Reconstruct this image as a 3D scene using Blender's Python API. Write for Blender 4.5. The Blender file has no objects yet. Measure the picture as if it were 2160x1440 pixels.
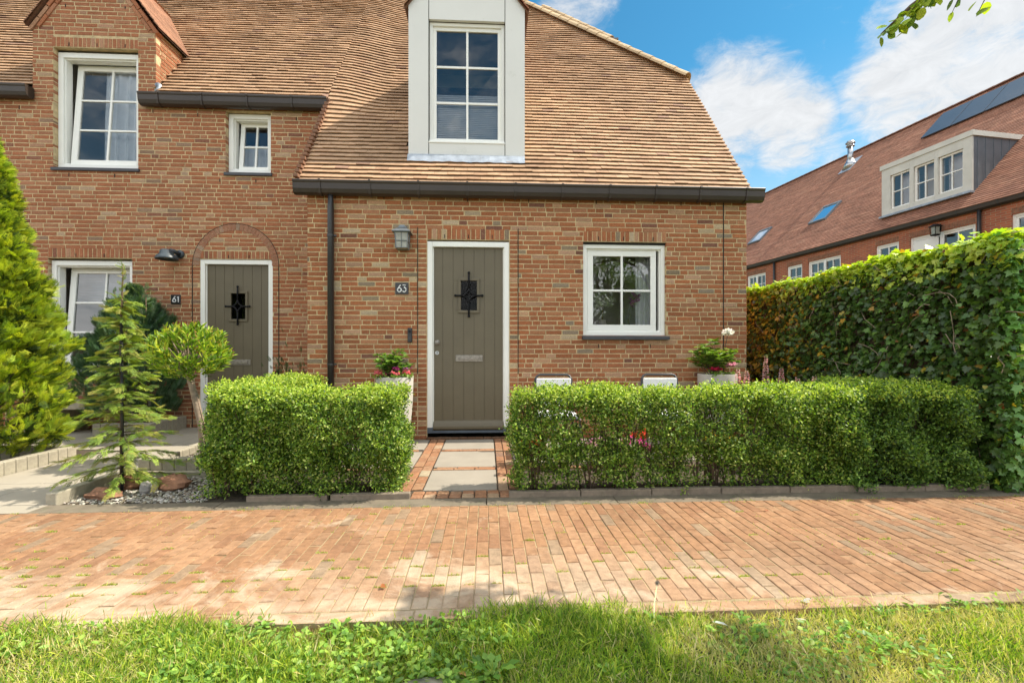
import bpy, math, random
import numpy as np
from mathutils import Vector, Matrix
SC = bpy.context.scene
COL = SC.collection
R = math.radians
rnd = random.Random(7)
rng = np.random.default_rng(11)

# ------------------------------------------------------------------ camera, sky, sun, exposure
THETA = R(3.1)
cam_d = bpy.data.cameras.new('camera'); cam = bpy.data.objects.new('camera', cam_d); COL.objects.link(cam)
cam.location = (0, -6.1, 1.15); cam.rotation_euler = (R(90), 0, -THETA)
cam_d.sensor_width = 36; cam_d.lens = 980/2160*36; cam_d.shift_y = 20/2160
cam_d.clip_start = .05; cam_d.clip_end = 600
SC.camera = cam
SUN_EL = R(52); SUN_AZ = R(2.2)
SUNV = Vector((math.cos(SUN_EL)*math.cos(SUN_AZ), math.cos(SUN_EL)*math.sin(SUN_AZ), math.sin(SUN_EL)))

def cam_dir(px, py):
    u = (px-1080)/980; v = (740-py)/980
    d = Vector((math.sin(THETA)+u*math.cos(THETA), math.cos(THETA)-u*math.sin(THETA), v))
    return d.normalized()

W = bpy.data.worlds.new('World'); SC.world = W; W.use_nodes = True
wn = W.node_tree.nodes; wl = W.node_tree.links; wn.clear()
w_out = wn.new('ShaderNodeOutputWorld'); w_bg = wn.new('ShaderNodeBackground'); w_bg.inputs[1].default_value = .15
sky = wn.new('ShaderNodeTexSky'); sky.sky_type = 'NISHITA'; sky.sun_disc = False
sky.sun_elevation = SUN_EL; sky.sun_rotation = R(90)-SUN_AZ; sky.dust_density = .6; sky.ozone_density = 2.0; sky.air_density = 1.0
def wnode(t, **k):
    n = wn.new(t)
    for a, b in k.items(): setattr(n, a, b)
    return n
def wmath(op, a, b=None, clamp=False):
    n = wnode('ShaderNodeMath', operation=op, use_clamp=clamp)
    for i, x in enumerate((a, b)):
        if x is None: continue
        if isinstance(x, (int, float)): n.inputs[i].default_value = x
        else: wl.new(x, n.inputs[i])
    return n.outputs[0]
tc = wnode('ShaderNodeTexCoord')
sep = wnode('ShaderNodeSeparateXYZ'); wl.new(tc.outputs['Generated'], sep.inputs[0])
# cloud layer: noise looked up on a flat cloud deck
zz = wmath('MAXIMUM', wmath('ADD', sep.outputs[2], .12), .06)
comb = wnode('ShaderNodeCombineXYZ')
wl.new(wmath('DIVIDE', sep.outputs[0], zz), comb.inputs[0]); wl.new(wmath('DIVIDE', sep.outputs[1], zz), comb.inputs[1])
nz = wnode('ShaderNodeTexNoise'); nz.inputs['Scale'].default_value = 3.2; nz.inputs['Detail'].default_value = 12
nz.inputs['Roughness'].default_value = .62; nz.inputs['Distortion'].default_value = .25
wl.new(comb.outputs[0], nz.inputs['Vector'])
nz2 = wnode('ShaderNodeTexNoise'); nz2.inputs['Scale'].default_value = 9; nz2.inputs['Detail'].default_value = 10
nz2.inputs['Roughness'].default_value = .68; nz2.inputs['Distortion'].default_value = .7
wl.new(comb.outputs[0], nz2.inputs['Vector'])
cov = None
BLOBS = [(1560, 225, 8.2, 1.0), (1660, 270, 5.6, .95), (1600, 170, 5, .8), (1960, 175, 8, 1.0), (2080, 110, 12, 1.05), (1930, 200, 5.5, .8), (2130, 10, 9, .9),
         (1790, 300, 3.6, .55), (1215, 22, 5.5, .8), (1530, 130, 3.0, .5), (1700, 60, 6, .38), (1960, 110, 6, .9)]
for px, py, rad, amp in BLOBS:
    d = cam_dir(px, py)
    vm = wnode('ShaderNodeVectorMath', operation='DOT_PRODUCT'); wl.new(tc.outputs['Generated'], vm.inputs[0]); vm.inputs[1].default_value = d
    mr = wnode('ShaderNodeMapRange', interpolation_type='SMOOTHSTEP'); wl.new(vm.outputs['Value'], mr.inputs[0])
    mr.inputs[1].default_value = math.cos(R(rad)); mr.inputs[2].default_value = math.cos(R(rad*.25)); mr.inputs[3].default_value = 0; mr.inputs[4].default_value = amp
    cov = mr.outputs[0] if cov is None else wmath('MAXIMUM', cov, mr.outputs[0])
# elsewhere in the sky (behind and above the camera) bright cloud added as fill for the facade
behind = wnode('ShaderNodeMapRange'); wl.new(sep.outputs[1], behind.inputs[0]); behind.inputs[1].default_value = .15; behind.inputs[2].default_value = -.3
behind.inputs[3].default_value = 0; behind.inputs[4].default_value = 1.0
gap_lo = wnode('ShaderNodeMapRange', interpolation_type='SMOOTHSTEP'); wl.new(wmath('ABSOLUTE', wmath('SUBTRACT', sep.outputs[2], .49)), gap_lo.inputs[0])
gap_lo.inputs[1].default_value = .09; gap_lo.inputs[2].default_value = .17; gap_lo.inputs[3].default_value = .45; gap_lo.inputs[4].default_value = 1
high = wnode('ShaderNodeMapRange', interpolation_type='SMOOTHSTEP'); wl.new(sep.outputs[2], high.inputs[0]); high.inputs[1].default_value = .72; high.inputs[2].default_value = .85
high.inputs[3].default_value = 0; high.inputs[4].default_value = .9
side = wnode('ShaderNodeMapRange', interpolation_type='SMOOTHSTEP'); wl.new(wmath('ABSOLUTE', sep.outputs[0]), side.inputs[0]); side.inputs[1].default_value = .80; side.inputs[2].default_value = .92
side.inputs[3].default_value = 0; side.inputs[4].default_value = .9
hid = wmath('MAXIMUM', wmath('MAXIMUM', wmath('MULTIPLY', behind.outputs[0], gap_lo.outputs[0]), high.outputs[0]), side.outputs[0])
cov = wmath('MAXIMUM', cov, hid)
nn = wmath('ADD', wmath('MULTIPLY', nz.outputs[0], .62), wmath('MULTIPLY', nz2.outputs[0], .38))
dens = wmath('ADD', wmath('MULTIPLY', wmath('SUBTRACT', nn, .5), 4.2), wmath('SUBTRACT', wmath('MULTIPLY', cov, 1.5), .62))
cm = wnode('ShaderNodeMapRange', interpolation_type='SMOOTHSTEP'); wl.new(dens, cm.inputs[0]); cm.inputs[1].default_value = -.25; cm.inputs[2].default_value = 1.0
cm.inputs[3].default_value = 0; cm.inputs[4].default_value = .93
mx = wnode('ShaderNodeMix', data_type='RGBA'); wl.new(cm.outputs[0], mx.inputs[0])
skt = wnode('ShaderNodeMix', data_type='RGBA', blend_type='MULTIPLY'); skt.inputs[0].default_value = 1
wl.new(sky.outputs[0], skt.inputs[6]); tz = wnode('ShaderNodeMapRange', interpolation_type='SMOOTHSTEP'); wl.new(sep.outputs[2], tz.inputs[0]); tz.inputs[1].default_value = .20; tz.inputs[2].default_value = .52
tmx = wnode('ShaderNodeMix', data_type='RGBA'); wl.new(tz.outputs[0], tmx.inputs[0]); tmx.inputs[6].default_value = (.62, .72, .62, 1); tmx.inputs[7].default_value = (.20, .55, .60, 1)
wl.new(tmx.outputs[2], skt.inputs[7])
wl.new(skt.outputs[2], mx.inputs[6])
cb = wnode('ShaderNodeMapRange'); wl.new(nz2.outputs[0], cb.inputs[0]); cb.inputs[1].default_value = .3; cb.inputs[2].default_value = .7
cb.inputs[3].default_value = 2.75; cb.inputs[4].default_value = 3.35
cc = wnode('ShaderNodeCombineXYZ'); wl.new(cb.outputs[0], cc.inputs[0]); wl.new(cb.outputs[0], cc.inputs[1]); wl.new(cb.outputs[0], cc.inputs[2])
cx = wnode('ShaderNodeVectorMath', operation='SCALE'); wl.new(cc.outputs[0], cx.inputs[0]); wl.new(wmath('ADD', wmath('MULTIPLY', hid, 1.5), 1.0), cx.inputs['Scale'])
wl.new(cx.outputs[0], mx.inputs[7])
wl.new(mx.outputs[2], w_bg.inputs[0]); wl.new(w_bg.outputs[0], w_out.inputs[0])

sd = bpy.data.lights.new('sun', 'SUN'); sd.energy = 3.9; sd.angle = R(.55); sd.color = (1, .92, .79)
sun = bpy.data.objects.new('sun', sd); COL.objects.link(sun); sun.location = (20, 2, 25)
sun.rotation_euler = SUNV.to_track_quat('Z', 'Y').to_euler()
SC.view_settings.view_transform = 'Standard'; SC.view_settings.look = 'None'
SC.view_settings.exposure = 0.95; SC.view_settings.gamma = 1
SC.render.resolution_x = 1024; SC.render.resolution_y = 682
SC.cycles.max_bounces = 6; SC.cycles.transparent_max_bounces = 12

# ------------------------------------------------------------------ materials
def base_mat(name):
    m = bpy.data.materials.new(name); m.use_nodes = True
    nt = m.node_tree; return m, nt, nt.nodes['Principled BSDF'], nt.nodes['Material Output']
def N(nt, t, **k):
    n = nt.nodes.new(t)
    for a, b in k.items(): setattr(n, a, b)
    return n
def rampnode(nt, stops):
    r = N(nt, 'ShaderNodeValToRGB'); e = r.color_ramp.elements
    while len(e) < len(stops): e.new(.5)
    for i, (p, c) in enumerate(stops): e[i].position = p; e[i].color = (*c, 1)
    return r
def solid(name, col, rough=.6, var=.12, scale=6, bump=.1, bscale=60, metal=0, spec=.5, dirt=None, coat=0):
    """one colour with uneven tone, fine relief and optional stains"""
    m, nt, p, o = base_mat(name); L = nt.links
    t = N(nt, 'ShaderNodeTexCoord')
    n = N(nt, 'ShaderNodeTexNoise'); n.inputs['Scale'].default_value = scale; n.inputs['Detail'].default_value = 8; n.inputs['Roughness'].default_value = .6
    L.new(t.outputs['Object'], n.inputs['Vector'])
    a = tuple(max(0, c*(1-var)) for c in col); b = tuple(min(1, c*(1+var)) for c in col)
    r = rampnode(nt, [(.3, a), (.7, b)]); L.new(n.outputs[0], r.inputs[0]); cout = r.outputs[0]
    if dirt:
        n3 = N(nt, 'ShaderNodeTexNoise'); n3.inputs['Scale'].default_value = dirt[1]; n3.inputs['Detail'].default_value = 10; n3.inputs['Roughness'].default_value = .7
        L.new(t.outputs['Object'], n3.inputs['Vector'])
        rr = rampnode(nt, [(dirt[2], (0, 0, 0)), (dirt[2]+.15, (1, 1, 1))]); L.new(n3.outputs[0], rr.inputs[0])
        mm = N(nt, 'ShaderNodeMix', data_type='RGBA'); L.new(rr.outputs[0], mm.inputs[0]); L.new(cout, mm.inputs[6]); mm.inputs[7].default_value = (*dirt[0], 1)
        cout = mm.outputs[2]
    L.new(cout, p.inputs['Base Color'])
    p.inputs['Roughness'].default_value = rough; p.inputs['Metallic'].default_value = metal; p.inputs['Specular IOR Level'].default_value = spec
    p.inputs['Coat Weight'].default_value = coat
    if bump:
        n2 = N(nt, 'ShaderNodeTexNoise'); n2.inputs['Scale'].default_value = bscale; n2.inputs['Detail'].default_value = 6
        L.new(t.outputs['Object'], n2.inputs['Vector'])
        bm = N(nt, 'ShaderNodeBump'); bm.inputs['Strength'].default_value = bump; bm.inputs['Distance'].default_value = .01
        L.new(n2.outputs[0], bm.inputs['Height']); L.new(bm.outputs[0], p.inputs['Normal'])
    return m
def tinted(name, rough=.85, mottle=.35, mscale=45, bump=.5, bscale=90, light=(.55, .42, .30), lightamt=.35, spec=.3, big=0, patch=None):
    """colour comes from each brick's or tile's own tint, broken up by mottling"""
    m, nt, p, o = base_mat(name); L = nt.links
    t = N(nt, 'ShaderNodeTexCoord'); a = N(nt, 'ShaderNodeAttribute', attribute_name='tint')
    n = N(nt, 'ShaderNodeTexNoise'); n.inputs['Scale'].default_value = mscale; n.inputs['Detail'].default_value = 8; n.inputs['Roughness'].default_value = .65
    L.new(t.outputs['Object'], n.inputs['Vector'])
    r = rampnode(nt, [(.3, (1-mottle,)*3), (.7, (1+mottle*.7,)*3)]); L.new(n.outputs[0], r.inputs[0])
    mu = N(nt, 'ShaderNodeMix', data_type='RGBA', blend_type='MULTIPLY'); mu.inputs[0].default_value = 1
    L.new(a.outputs['Color'], mu.inputs[6]); L.new(r.outputs[0], mu.inputs[7])
    n2 = N(nt, 'ShaderNodeTexNoise'); n2.inputs['Scale'].default_value = mscale*.5; n2.inputs['Detail'].default_value = 10; n2.inputs['Roughness'].default_value = .75
    mp = N(nt, 'ShaderNodeMapping'); mp.inputs['Location'].default_value = (3, 7, 1); mp.inputs['Scale'].default_value = (1, 1, 2)
    L.new(t.outputs['Object'], mp.inputs[0]); L.new(mp.outputs[0], n2.inputs['Vector'])
    r2 = rampnode(nt, [(.52, (0, 0, 0)), (.72, (lightamt,)*3)]); L.new(n2.outputs[0], r2.inputs[0])
    mi = N(nt, 'ShaderNodeMix', data_type='RGBA'); L.new(r2.outputs[0], mi.inputs[0]); L.new(mu.outputs[2], mi.inputs[6]); mi.inputs[7].default_value = (*light, 1)
    out = mi.outputs[2]
    if big:
        n3 = N(nt, 'ShaderNodeTexNoise'); n3.inputs['Scale'].default_value = 1.3; n3.inputs['Detail'].default_value = 9; n3.inputs['Roughness'].default_value = .62
        L.new(t.outputs['Object'], n3.inputs['Vector'])
        r3 = rampnode(nt, [(.35, (1-big,)*3), (.65, (1+big*.5,)*3)]); L.new(n3.outputs[0], r3.inputs[0])
        m3 = N(nt, 'ShaderNodeMix', data_type='RGBA', blend_type='MULTIPLY'); m3.inputs[0].default_value = 1
        L.new(out, m3.inputs[6]); L.new(r3.outputs[0], m3.inputs[7]); out = m3.outputs[2]
    if patch:                                     # dusty sand smears
        mq = N(nt, 'ShaderNodeMapping'); mq.inputs['Scale'].default_value = (1, 1.5, 1); mq.inputs['Location'].default_value = (2.3, .4, 0); L.new(t.outputs['Object'], mq.inputs[0])
        n5 = N(nt, 'ShaderNodeTexNoise'); n5.inputs['Scale'].default_value = 2.1; n5.inputs['Detail'].default_value = 12; n5.inputs['Roughness'].default_value = .68; n5.inputs['Distortion'].default_value = .6
        L.new(mq.outputs[0], n5.inputs['Vector']); r5 = rampnode(nt, [(.57, (0, 0, 0)), (.70, (patch[1],)*3)]); sp5 = N(nt, 'ShaderNodeSeparateXYZ'); L.new(t.outputs['Object'], sp5.inputs[0]); mr5 = N(nt, 'ShaderNodeMapRange'); L.new(sp5.outputs[1], mr5.inputs[0])
        mr5.inputs[1].default_value = -3.35; mr5.inputs[2].default_value = -3.95; mr5.inputs[3].default_value = -.03; mr5.inputs[4].default_value = .13
        mx5 = N(nt, 'ShaderNodeMapRange'); L.new(sp5.outputs[0], mx5.inputs[0]); mx5.inputs[1].default_value = -.6; mx5.inputs[2].default_value = 1.2; mx5.inputs[3].default_value = .02; mx5.inputs[4].default_value = -.06
        ad5 = N(nt, 'ShaderNodeMath', operation='ADD'); L.new(n5.outputs[0], ad5.inputs[0]); L.new(mr5.outputs[0], ad5.inputs[1]); ae5 = N(nt, 'ShaderNodeMath', operation='ADD'); L.new(ad5.outputs[0], ae5.inputs[0]); L.new(mx5.outputs[0], ae5.inputs[1]); L.new(ae5.outputs[0], r5.inputs[0])
        m5 = N(nt, 'ShaderNodeMix', data_type='RGBA'); L.new(r5.outputs[0], m5.inputs[0]); L.new(out, m5.inputs[6]); m5.inputs[7].default_value = (*patch[0], 1); out = m5.outputs[2]
    L.new(out, p.inputs['Base Color'])
    p.inputs['Roughness'].default_value = rough; p.inputs['Specular IOR Level'].default_value = spec
    n4 = N(nt, 'ShaderNodeTexNoise'); n4.inputs['Scale'].default_value = bscale; n4.inputs['Detail'].default_value = 7; L.new(t.outputs['Object'], n4.inputs['Vector'])
    bm = N(nt, 'ShaderNodeBump'); bm.inputs['Strength'].default_value = bump; bm.inputs['Distance'].default_value = .008
    L.new(n4.outputs[0], bm.inputs['Height']); L.new(bm.outputs[0], p.inputs['Normal'])
    return m
def leafmat(name, rough=.45, trans=.33, spec=.32, tmul=(1.5, 1.6, .6)):
    m, nt, p, o = base_mat(name); L = nt.links
    a = N(nt, 'ShaderNodeAttribute', attribute_name='tint')
    L.new(a.outputs['Color'], p.inputs['Base Color']); p.inputs['Roughness'].default_value = rough; p.inputs['Specular IOR Level'].default_value = spec
    mu = N(nt, 'ShaderNodeMix', data_type='RGBA', blend_type='MULTIPLY'); mu.inputs[0].default_value = 1
    L.new(a.outputs['Color'], mu.inputs[6]); mu.inputs[7].default_value = (*tmul, 1)
    tr = N(nt, 'ShaderNodeBsdfTranslucent'); L.new(mu.outputs[2], tr.inputs[0])
    ms = N(nt, 'ShaderNodeMixShader'); ms.inputs[0].default_value = trans
    L.new(p.outputs[0], ms.inputs[1]); L.new(tr.outputs[0], ms.inputs[2]); L.new(ms.outputs[0], o.inputs[0])
    return m
def glassmat(name, ior=2.0, tint=(1, 1, 1)):
    m, nt, p, o = base_mat(name); L = nt.links
    g = N(nt, 'ShaderNodeBsdfGlossy'); g.inputs['Roughness'].default_value = .015; g.inputs[0].default_value = (*tint, 1)
    t = N(nt, 'ShaderNodeBsdfTransparent'); t.inputs[0].default_value = (.97, .98, .98, 1)
    f = N(nt, 'ShaderNodeFresnel'); f.inputs[0].default_value = ior
    tcn = N(nt, 'ShaderNodeTexCoord'); nn = N(nt, 'ShaderNodeTexNoise'); nn.inputs['Scale'].default_value = 1.6; L.new(tcn.outputs['Object'], nn.inputs['Vector'])
    bm = N(nt, 'ShaderNodeBump'); bm.inputs['Strength'].default_value = .03; bm.inputs['Distance'].default_value = .02; L.new(nn.outputs[0], bm.inputs['Height'])
    L.new(bm.outputs[0], g.inputs['Normal'])
    ms = N(nt, 'ShaderNodeMixShader'); L.new(f.outputs[0], ms.inputs[0]); L.new(t.outputs[0], ms.inputs[1]); L.new(g.outputs[0], ms.inputs[2]); L.new(ms.outputs[0], o.inputs[0])
    return m
M = {}
M['brick'] = tinted('brick', light=(.50, .34, .22), lightamt=.5, mottle=.35, mscale=60, big=.12)
M['mortar'] = solid('mortar', (.56, .43, .24), .95, .3, 14, .6, 160)
M['tile'] = tinted('roof_tile', rough=.8, light=(.52, .37, .21), lightamt=.25, mottle=.2, mscale=22, bump=.35, big=.2)
M['tile_far'] = tinted('far_tile', rough=.85, light=(.42, .2, .12), lightamt=.2, mottle=.3, mscale=6, bump=.2, big=.15)
M['paver'] = tinted('paver', rough=.85, light=(.46, .30, .19), lightamt=.35, mottle=.3, mscale=22, bump=.55, bscale=120, big=.18, patch=((.52, .41, .29), .7))
M['path_brick'] = tinted('path_brick', rough=.85, light=(.5, .33, .22), lightamt=.4, mottle=.3, mscale=30)
M['white'] = solid('white_frame', (.86, .85, .79), .35, .03, 3, .02)
M['panel'] = solid('dormer_panel', (.70, .69, .645), .5, .025, 2, .02, dirt=((.56, .56, .5), 3, .62))
M['gutter'] = solid('dark_gutter', (.040, .028, .021), .42, .15, 4, .03)
M['pipe'] = solid('dark_pipe', (.032, .030, .030), .32, .15, 4, .03)
M['doorpaint'] = solid('taupe_paint', (.135, .110, .066), .5, .06, 4, .04, bscale=30, dirt=((.115, .095, .06), 7, .6))
M['iron'] = solid('black_iron', (.010, .010, .011), .6, .3, 30, .3, 200, spec=.2)
M['brass'] = solid('worn_brass', (.30, .27, .23), .45, .3, 30, .15, metal=.6)
M['slate'] = solid('slate_sill', (.055, .055, .062), .5, .15, 8, .08)
M['bluestone'] = solid('threshold', (.085, .105, .13), .6, .15, 8, .1)
M['hall'] = solid('hall_dark', (.012, .012, .012), 1, .1, 8, 0, spec=0)  # near-black paint stands for the unlit hall behind the door pane
M['black'] = solid('black_plate', (.015, .015, .017), .3, .1, 8, 0)
M['whitepaint'] = solid('sign_white', (.8, .8, .78), .5, .02, 4, 0)
M['lead'] = solid('lead_flashing', (.33, .37, .42), .45, .25, 9, .5, 22, metal=.3)
M['zinc'] = solid('zinc', (.14, .16, .18), .45, .12, 3, .05)
M['steel'] = solid('bright_steel', (.45, .46, .47), .3, .1, 8, .05, metal=.9)
M['mastic'] = solid('dark_joint', (.02, .018, .015), .9, .1, 8, 0)
M['slab'] = solid('concrete_slab', (.285, .25, .20), .9, .1, 3, .3, 130, dirt=((.30, .27, .22), 5, .6))
M['drive'] = solid('drive_concrete', (.33, .29, .225), .9, .12, 2.2, .3, 120, dirt=((.27, .24, .19), 3, .58))
M['block'] = solid('edging_concrete', (.36, .32, .24), .95, .22, 14, .5, 90, dirt=((.15, .15, .09), 7, .58))
M['plank'] = solid('weathered_edging', (.21, .165, .12), .9, .25, 18, .5, 60, dirt=((.08, .075, .04), 9, .6))
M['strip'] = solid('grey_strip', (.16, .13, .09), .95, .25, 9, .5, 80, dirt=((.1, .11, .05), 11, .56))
M['soil'] = solid('soil', (.075, .055, .036), .98, .4, 12, 1.0, 50)
M['sand'] = solid('joint_sand', (.34, .26, .14), .98, .3, 10, .8, 140, dirt=((.06, .085, .02), 9, .55))
M['turf'] = solid('turf', (.085, .085, .03), .98, .4, 9, 1.0, 60, dirt=((.24, .19, .10), 6, .58))
M['pot'] = solid('pot_concrete', (.50, .47, .41), .85, .07, 7, .15, 60, dirt=((.38, .36, .30), 5, .62))
M['lampgrey'] = solid('lamp_grey', (.16, .18, .19), .4, .15, 20, .05, metal=.4)
M['lampblue'] = solid('lamp_slate', (.045, .06, .07), .4, .15, 20, .05)
M['frost'] = solid('lantern_glass', (.30, .30, .25), .12, .3, 18, .1)
M['chairframe'] = solid('chair_frame', (.04, .04, .043), .4, .1, 8, 0)
M['cushion'] = solid('white_cushion', (.75, .75, .73), .85, .04, 20, .15)
M['curtain'] = solid('white_curtain', (.88, .90, .92), .9, .03, 20, .1)
M['room'] = solid('room_wall', (.66, .62, .54), .9, .05, 3, 0)
M['solar'] = solid('solar_panel', (.03, .035, .045), .3, .12, 3, 0, coat=.3)
M['blind'] = solid('grey_blind', (.60, .64, .70), .7, .05, 9, .02)
M['bark'] = solid('bark', (.12, .08, .05), .95, .3, 30, .8, 60)
M['palebark'] = solid('pale_bark', (.33, .25, .18), .95, .3, 30, .8, 60)
M['stone'] = solid('red_stone', (.26, .13, .075), .9, .35, 12, .8, 30)
M['stone2'] = solid('grey_stone', (.30, .28, .27), .9, .35, 12, .8, 30)
M['pebble'] = tinted('pebble', rough=.8, lightamt=.2)
M['far_brick'] = None
M['glass'] = glassmat('window_glass', 2.05)
M['glass_dark'] = glassmat('clear_glass', 1.22)
M['leaf'] = leafmat('leaf')
M['ivy'] = leafmat('ivy_leaf', .33, .28, .5, (1.6, 1.7, .4))
M['conifer'] = leafmat('conifer_leaf', .6, .35, .25, (1.6, 1.6, .5))
M['grass'] = leafmat('grass_blade', .5, .4, .3, (1.3, 1.5, .5))
M['petal'] = leafmat('petal', .6, .5, .2, (1.1, 1.1, 1.1))
M['dull'] = solid('dull_white', (.62, .6, .53), .8, .08, 3, .05)

# ------------------------------------------------------------------ objects and meshes
def props(o, label=None, cat=None, group=None, kind=None):
    if label: o['label'] = label
    if cat: o['category'] = cat
    if group: o['group'] = group
    if kind: o['kind'] = kind
    return o
def empty(name, label, cat, loc=(0, 0, 0), group=None):
    o = bpy.data.objects.new(name, None); COL.objects.link(o); o.location = loc; o.empty_display_size = .1
    bpy.context.view_layer.update()
    return props(o, label, cat, group)
def attach(o, parent):
    if parent is not None:
        o.parent = parent; mw = parent_world(parent); o.matrix_parent_inverse = mw.inverted()
    return o
def parent_world(p):
    m = p.matrix_basis.copy()
    if p.parent is not None: m = parent_world(p.parent) @ p.matrix_parent_inverse @ m
    return m
class MB:
    def __init__(s): s.v = []; s.f = []; s.t = []; s.m = []
    def add(s, vs, fs, tint=(1, 1, 1), mi=0):
        o = len(s.v); s.v += [tuple(x) for x in vs]
        for f in fs: s.f.append(tuple(i+o for i in f)); s.t.append(tint); s.m.append(mi)
    def quad(s, a, b, c, d, tint=(1, 1, 1), mi=0): s.add([a, b, c, d], [(0, 1, 2, 3)], tint, mi)
    def box(s, x0, x1, y0, y1, z0, z1, tint=(1, 1, 1), mi=0, T=None):
        vs = [(x, y, z) for z in (z0, z1) for y in (y0, y1) for x in (x0, x1)]
        if T is not None: vs = [tuple(T @ Vector(p)) for p in vs]
        s.add(vs, [(0, 2, 3, 1), (4, 5, 7, 6), (0, 1, 5, 4), (2, 6, 7, 3), (0, 4, 6, 2), (1, 3, 7, 5)], tint, mi)
    def tube(s, path, r, n=8, tint=(1, 1, 1), mi=0, cap=True):
        path = [Vector(p) for p in path]; k = len(path)
        rs = r if isinstance(r, (list, tuple)) else [r]*k
        rings = []; up = Vector((0, 0, 1))
        for i, p in enumerate(path):
            d = (path[min(i+1, k-1)]-path[max(i-1, 0)]).normalized()
            a = d.cross(up)
            if a.length < .05: a = d.cross(Vector((1, 0, 0)))
            a.normalize(); b = d.cross(a).normalized()
            rings.append([p+(a*math.cos(2*math.pi*j/n)+b*math.sin(2*math.pi*j/n))*rs[i] for j in range(n)])
        vs = [q for ring in rings for q in ring]; fs = []
        for i in range(k-1):
            for j in range(n):
                fs.append((i*n+j, i*n+(j+1) % n, (i+1)*n+(j+1) % n, (i+1)*n+j))
        if cap: fs.append(tuple(range(n))[::-1]); fs.append(tuple((k-1)*n+j for j in range(n)))
        s.add(vs, fs, tint, mi)
    def lathe(s, prof, c, n=32, tint=(1, 1, 1), mi=0):
        vs = [(c[0]+r*math.cos(2*math.pi*j/n), c[1]+r*math.sin(2*math.pi*j/n), c[2]+z) for r, z in prof for j in range(n)]
        fs = [(i*n+j, i*n+(j+1) % n, (i+1)*n+(j+1) % n, (i+1)*n+j) for i in range(len(prof)-1) for j in range(n)]
        s.add(vs, fs, tint, mi)
    def extrude(s, prof, x0, x1, tint=(1, 1, 1), mi=0, caps=True, closed=True):
        """profile of (y, z) points swept along x"""
        k = len(prof); vs = [(x0, y, z) for y, z in prof]+[(x1, y, z) for y, z in prof]
        fs = [(i, (i+1) % k, k+(i+1) % k, k+i) for i in range(k if closed else k-1)]
        if caps: fs += [tuple(range(k))[::-1], tuple(range(k, 2*k))]
        s.add(vs, fs, tint, mi)
    def build(s, name, mats, parent=None, smooth=False, bevel=0, T=None):
        me = bpy.data.meshes.new(name)
        v = s.v if T is None else [tuple(T @ Vector(p)) for p in s.v]
        me.from_pydata(v, [], s.f); mats = mats if isinstance(mats, (list, tuple)) else [mats]
        for m in mats: me.materials.append(m)
        me.polygons.foreach_set('material_index', s.m)
        a = me.attributes.new('tint', 'FLOAT_COLOR', 'FACE')
        a.data.foreach_set('color', np.array([(*t, 1) for t in s.t], dtype=np.float32).ravel())
        if smooth: me.polygons.foreach_set('use_smooth', [True]*len(s.f))
        me.update()
        o = bpy.data.objects.new(name, me); COL.objects.link(o)
        if bevel:
            b = o.modifiers.new('bevel', 'BEVEL'); b.width = bevel; b.segments = 2; b.limit_method = 'ANGLE'
        return attach(o, parent)
def unit(a): return a/np.maximum(np.linalg.norm(a, axis=-1, keepdims=True), 1e-9)
def scatter(name, tmpl, pos, ax, nr, size, tint, mats, parent=None, width=None, mi=None, smooth=False):
    """many small faces (leaves, blades) as one mesh: template in (length, width, lift) axes"""
    tv, tf = tmpl; tv = np.array(tv, float); n = len(pos); k = len(tv)
    ax = unit(np.asarray(ax, float)); nr = np.asarray(nr, float); wd = unit(np.cross(nr, ax)+1e-6); nr = unit(np.cross(ax, wd))
    size = np.broadcast_to(size, (n,)).astype(float); width = size if width is None else np.broadcast_to(width, (n,)).astype(float)
    V = pos[:, None, :]+tv[None, :, 0, None]*ax[:, None, :]*size[:, None, None]+tv[None, :, 1, None]*wd[:, None, :]*width[:, None, None]+tv[None, :, 2, None]*nr[:, None, :]*size[:, None, None]
    V = V.reshape(-1, 3); li = np.concatenate([np.array(f) for f in tf]); ln = np.array([len(f) for f in tf])
    loops = (li[None, :]+(np.arange(n)*k)[:, None]).ravel(); tot = np.tile(ln, n); st = np.concatenate([[0], np.cumsum(tot)[:-1]])
    me = bpy.data.meshes.new(name); me.vertices.add(len(V)); me.vertices.foreach_set('co', V.astype(np.float32).ravel())
    me.loops.add(len(loops)); me.loops.foreach_set('vertex_index', loops.astype(np.int32))
    me.polygons.add(len(tot)); me.polygons.foreach_set('loop_start', st.astype(np.int32))
    me.update(calc_edges=True); me.validate()
    for m in (mats if isinstance(mats, (list, tuple)) else [mats]): me.materials.append(m)
    tt = np.repeat(np.concatenate([np.asarray(tint, float), np.ones((n, 1))], 1), len(tf), axis=0).astype(np.float32)
    a = me.attributes.new('tint', 'FLOAT_COLOR', 'FACE'); a.data.foreach_set('color', tt.ravel())
    o = bpy.data.objects.new(name, me); COL.objects.link(o)
    return attach(o, parent)
def palette(cols, n, jit=.15, w=None):
    c = np.array(cols)[rng.choice(len(cols), n, p=w)]
    return np.clip(c*(1+rng.uniform(-jit, jit, (n, 1)))*(1+rng.uniform(-jit*.3, jit*.3, (n, 3))), 0, 1)
def rdir(n): return unit(rng.normal(size=(n, 3)))
LEAF = ([(0, 0, 0), (.35, .5, .06), (1, 0, -.05), (.35, -.5, .06)], [(0, 3, 2), (0, 2, 1)])
LEAF6 = ([(0, 0, 0), (.25, .42, .05), (.65, .40, .03), (1, 0, -.08), (.65, -.40, .03), (.25, -.42, .05)], [(0, 5, 4, 3), (0, 3, 2, 1)])
BLADE = ([(0, -.5, 0), (0, .5, 0), (.5, .38, .07), (.5, -.38, .07), (.85, .12, .22), (1, 0, .34)], [(0, 1, 2, 3), (3, 2, 4), (3, 4, 5)])
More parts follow.
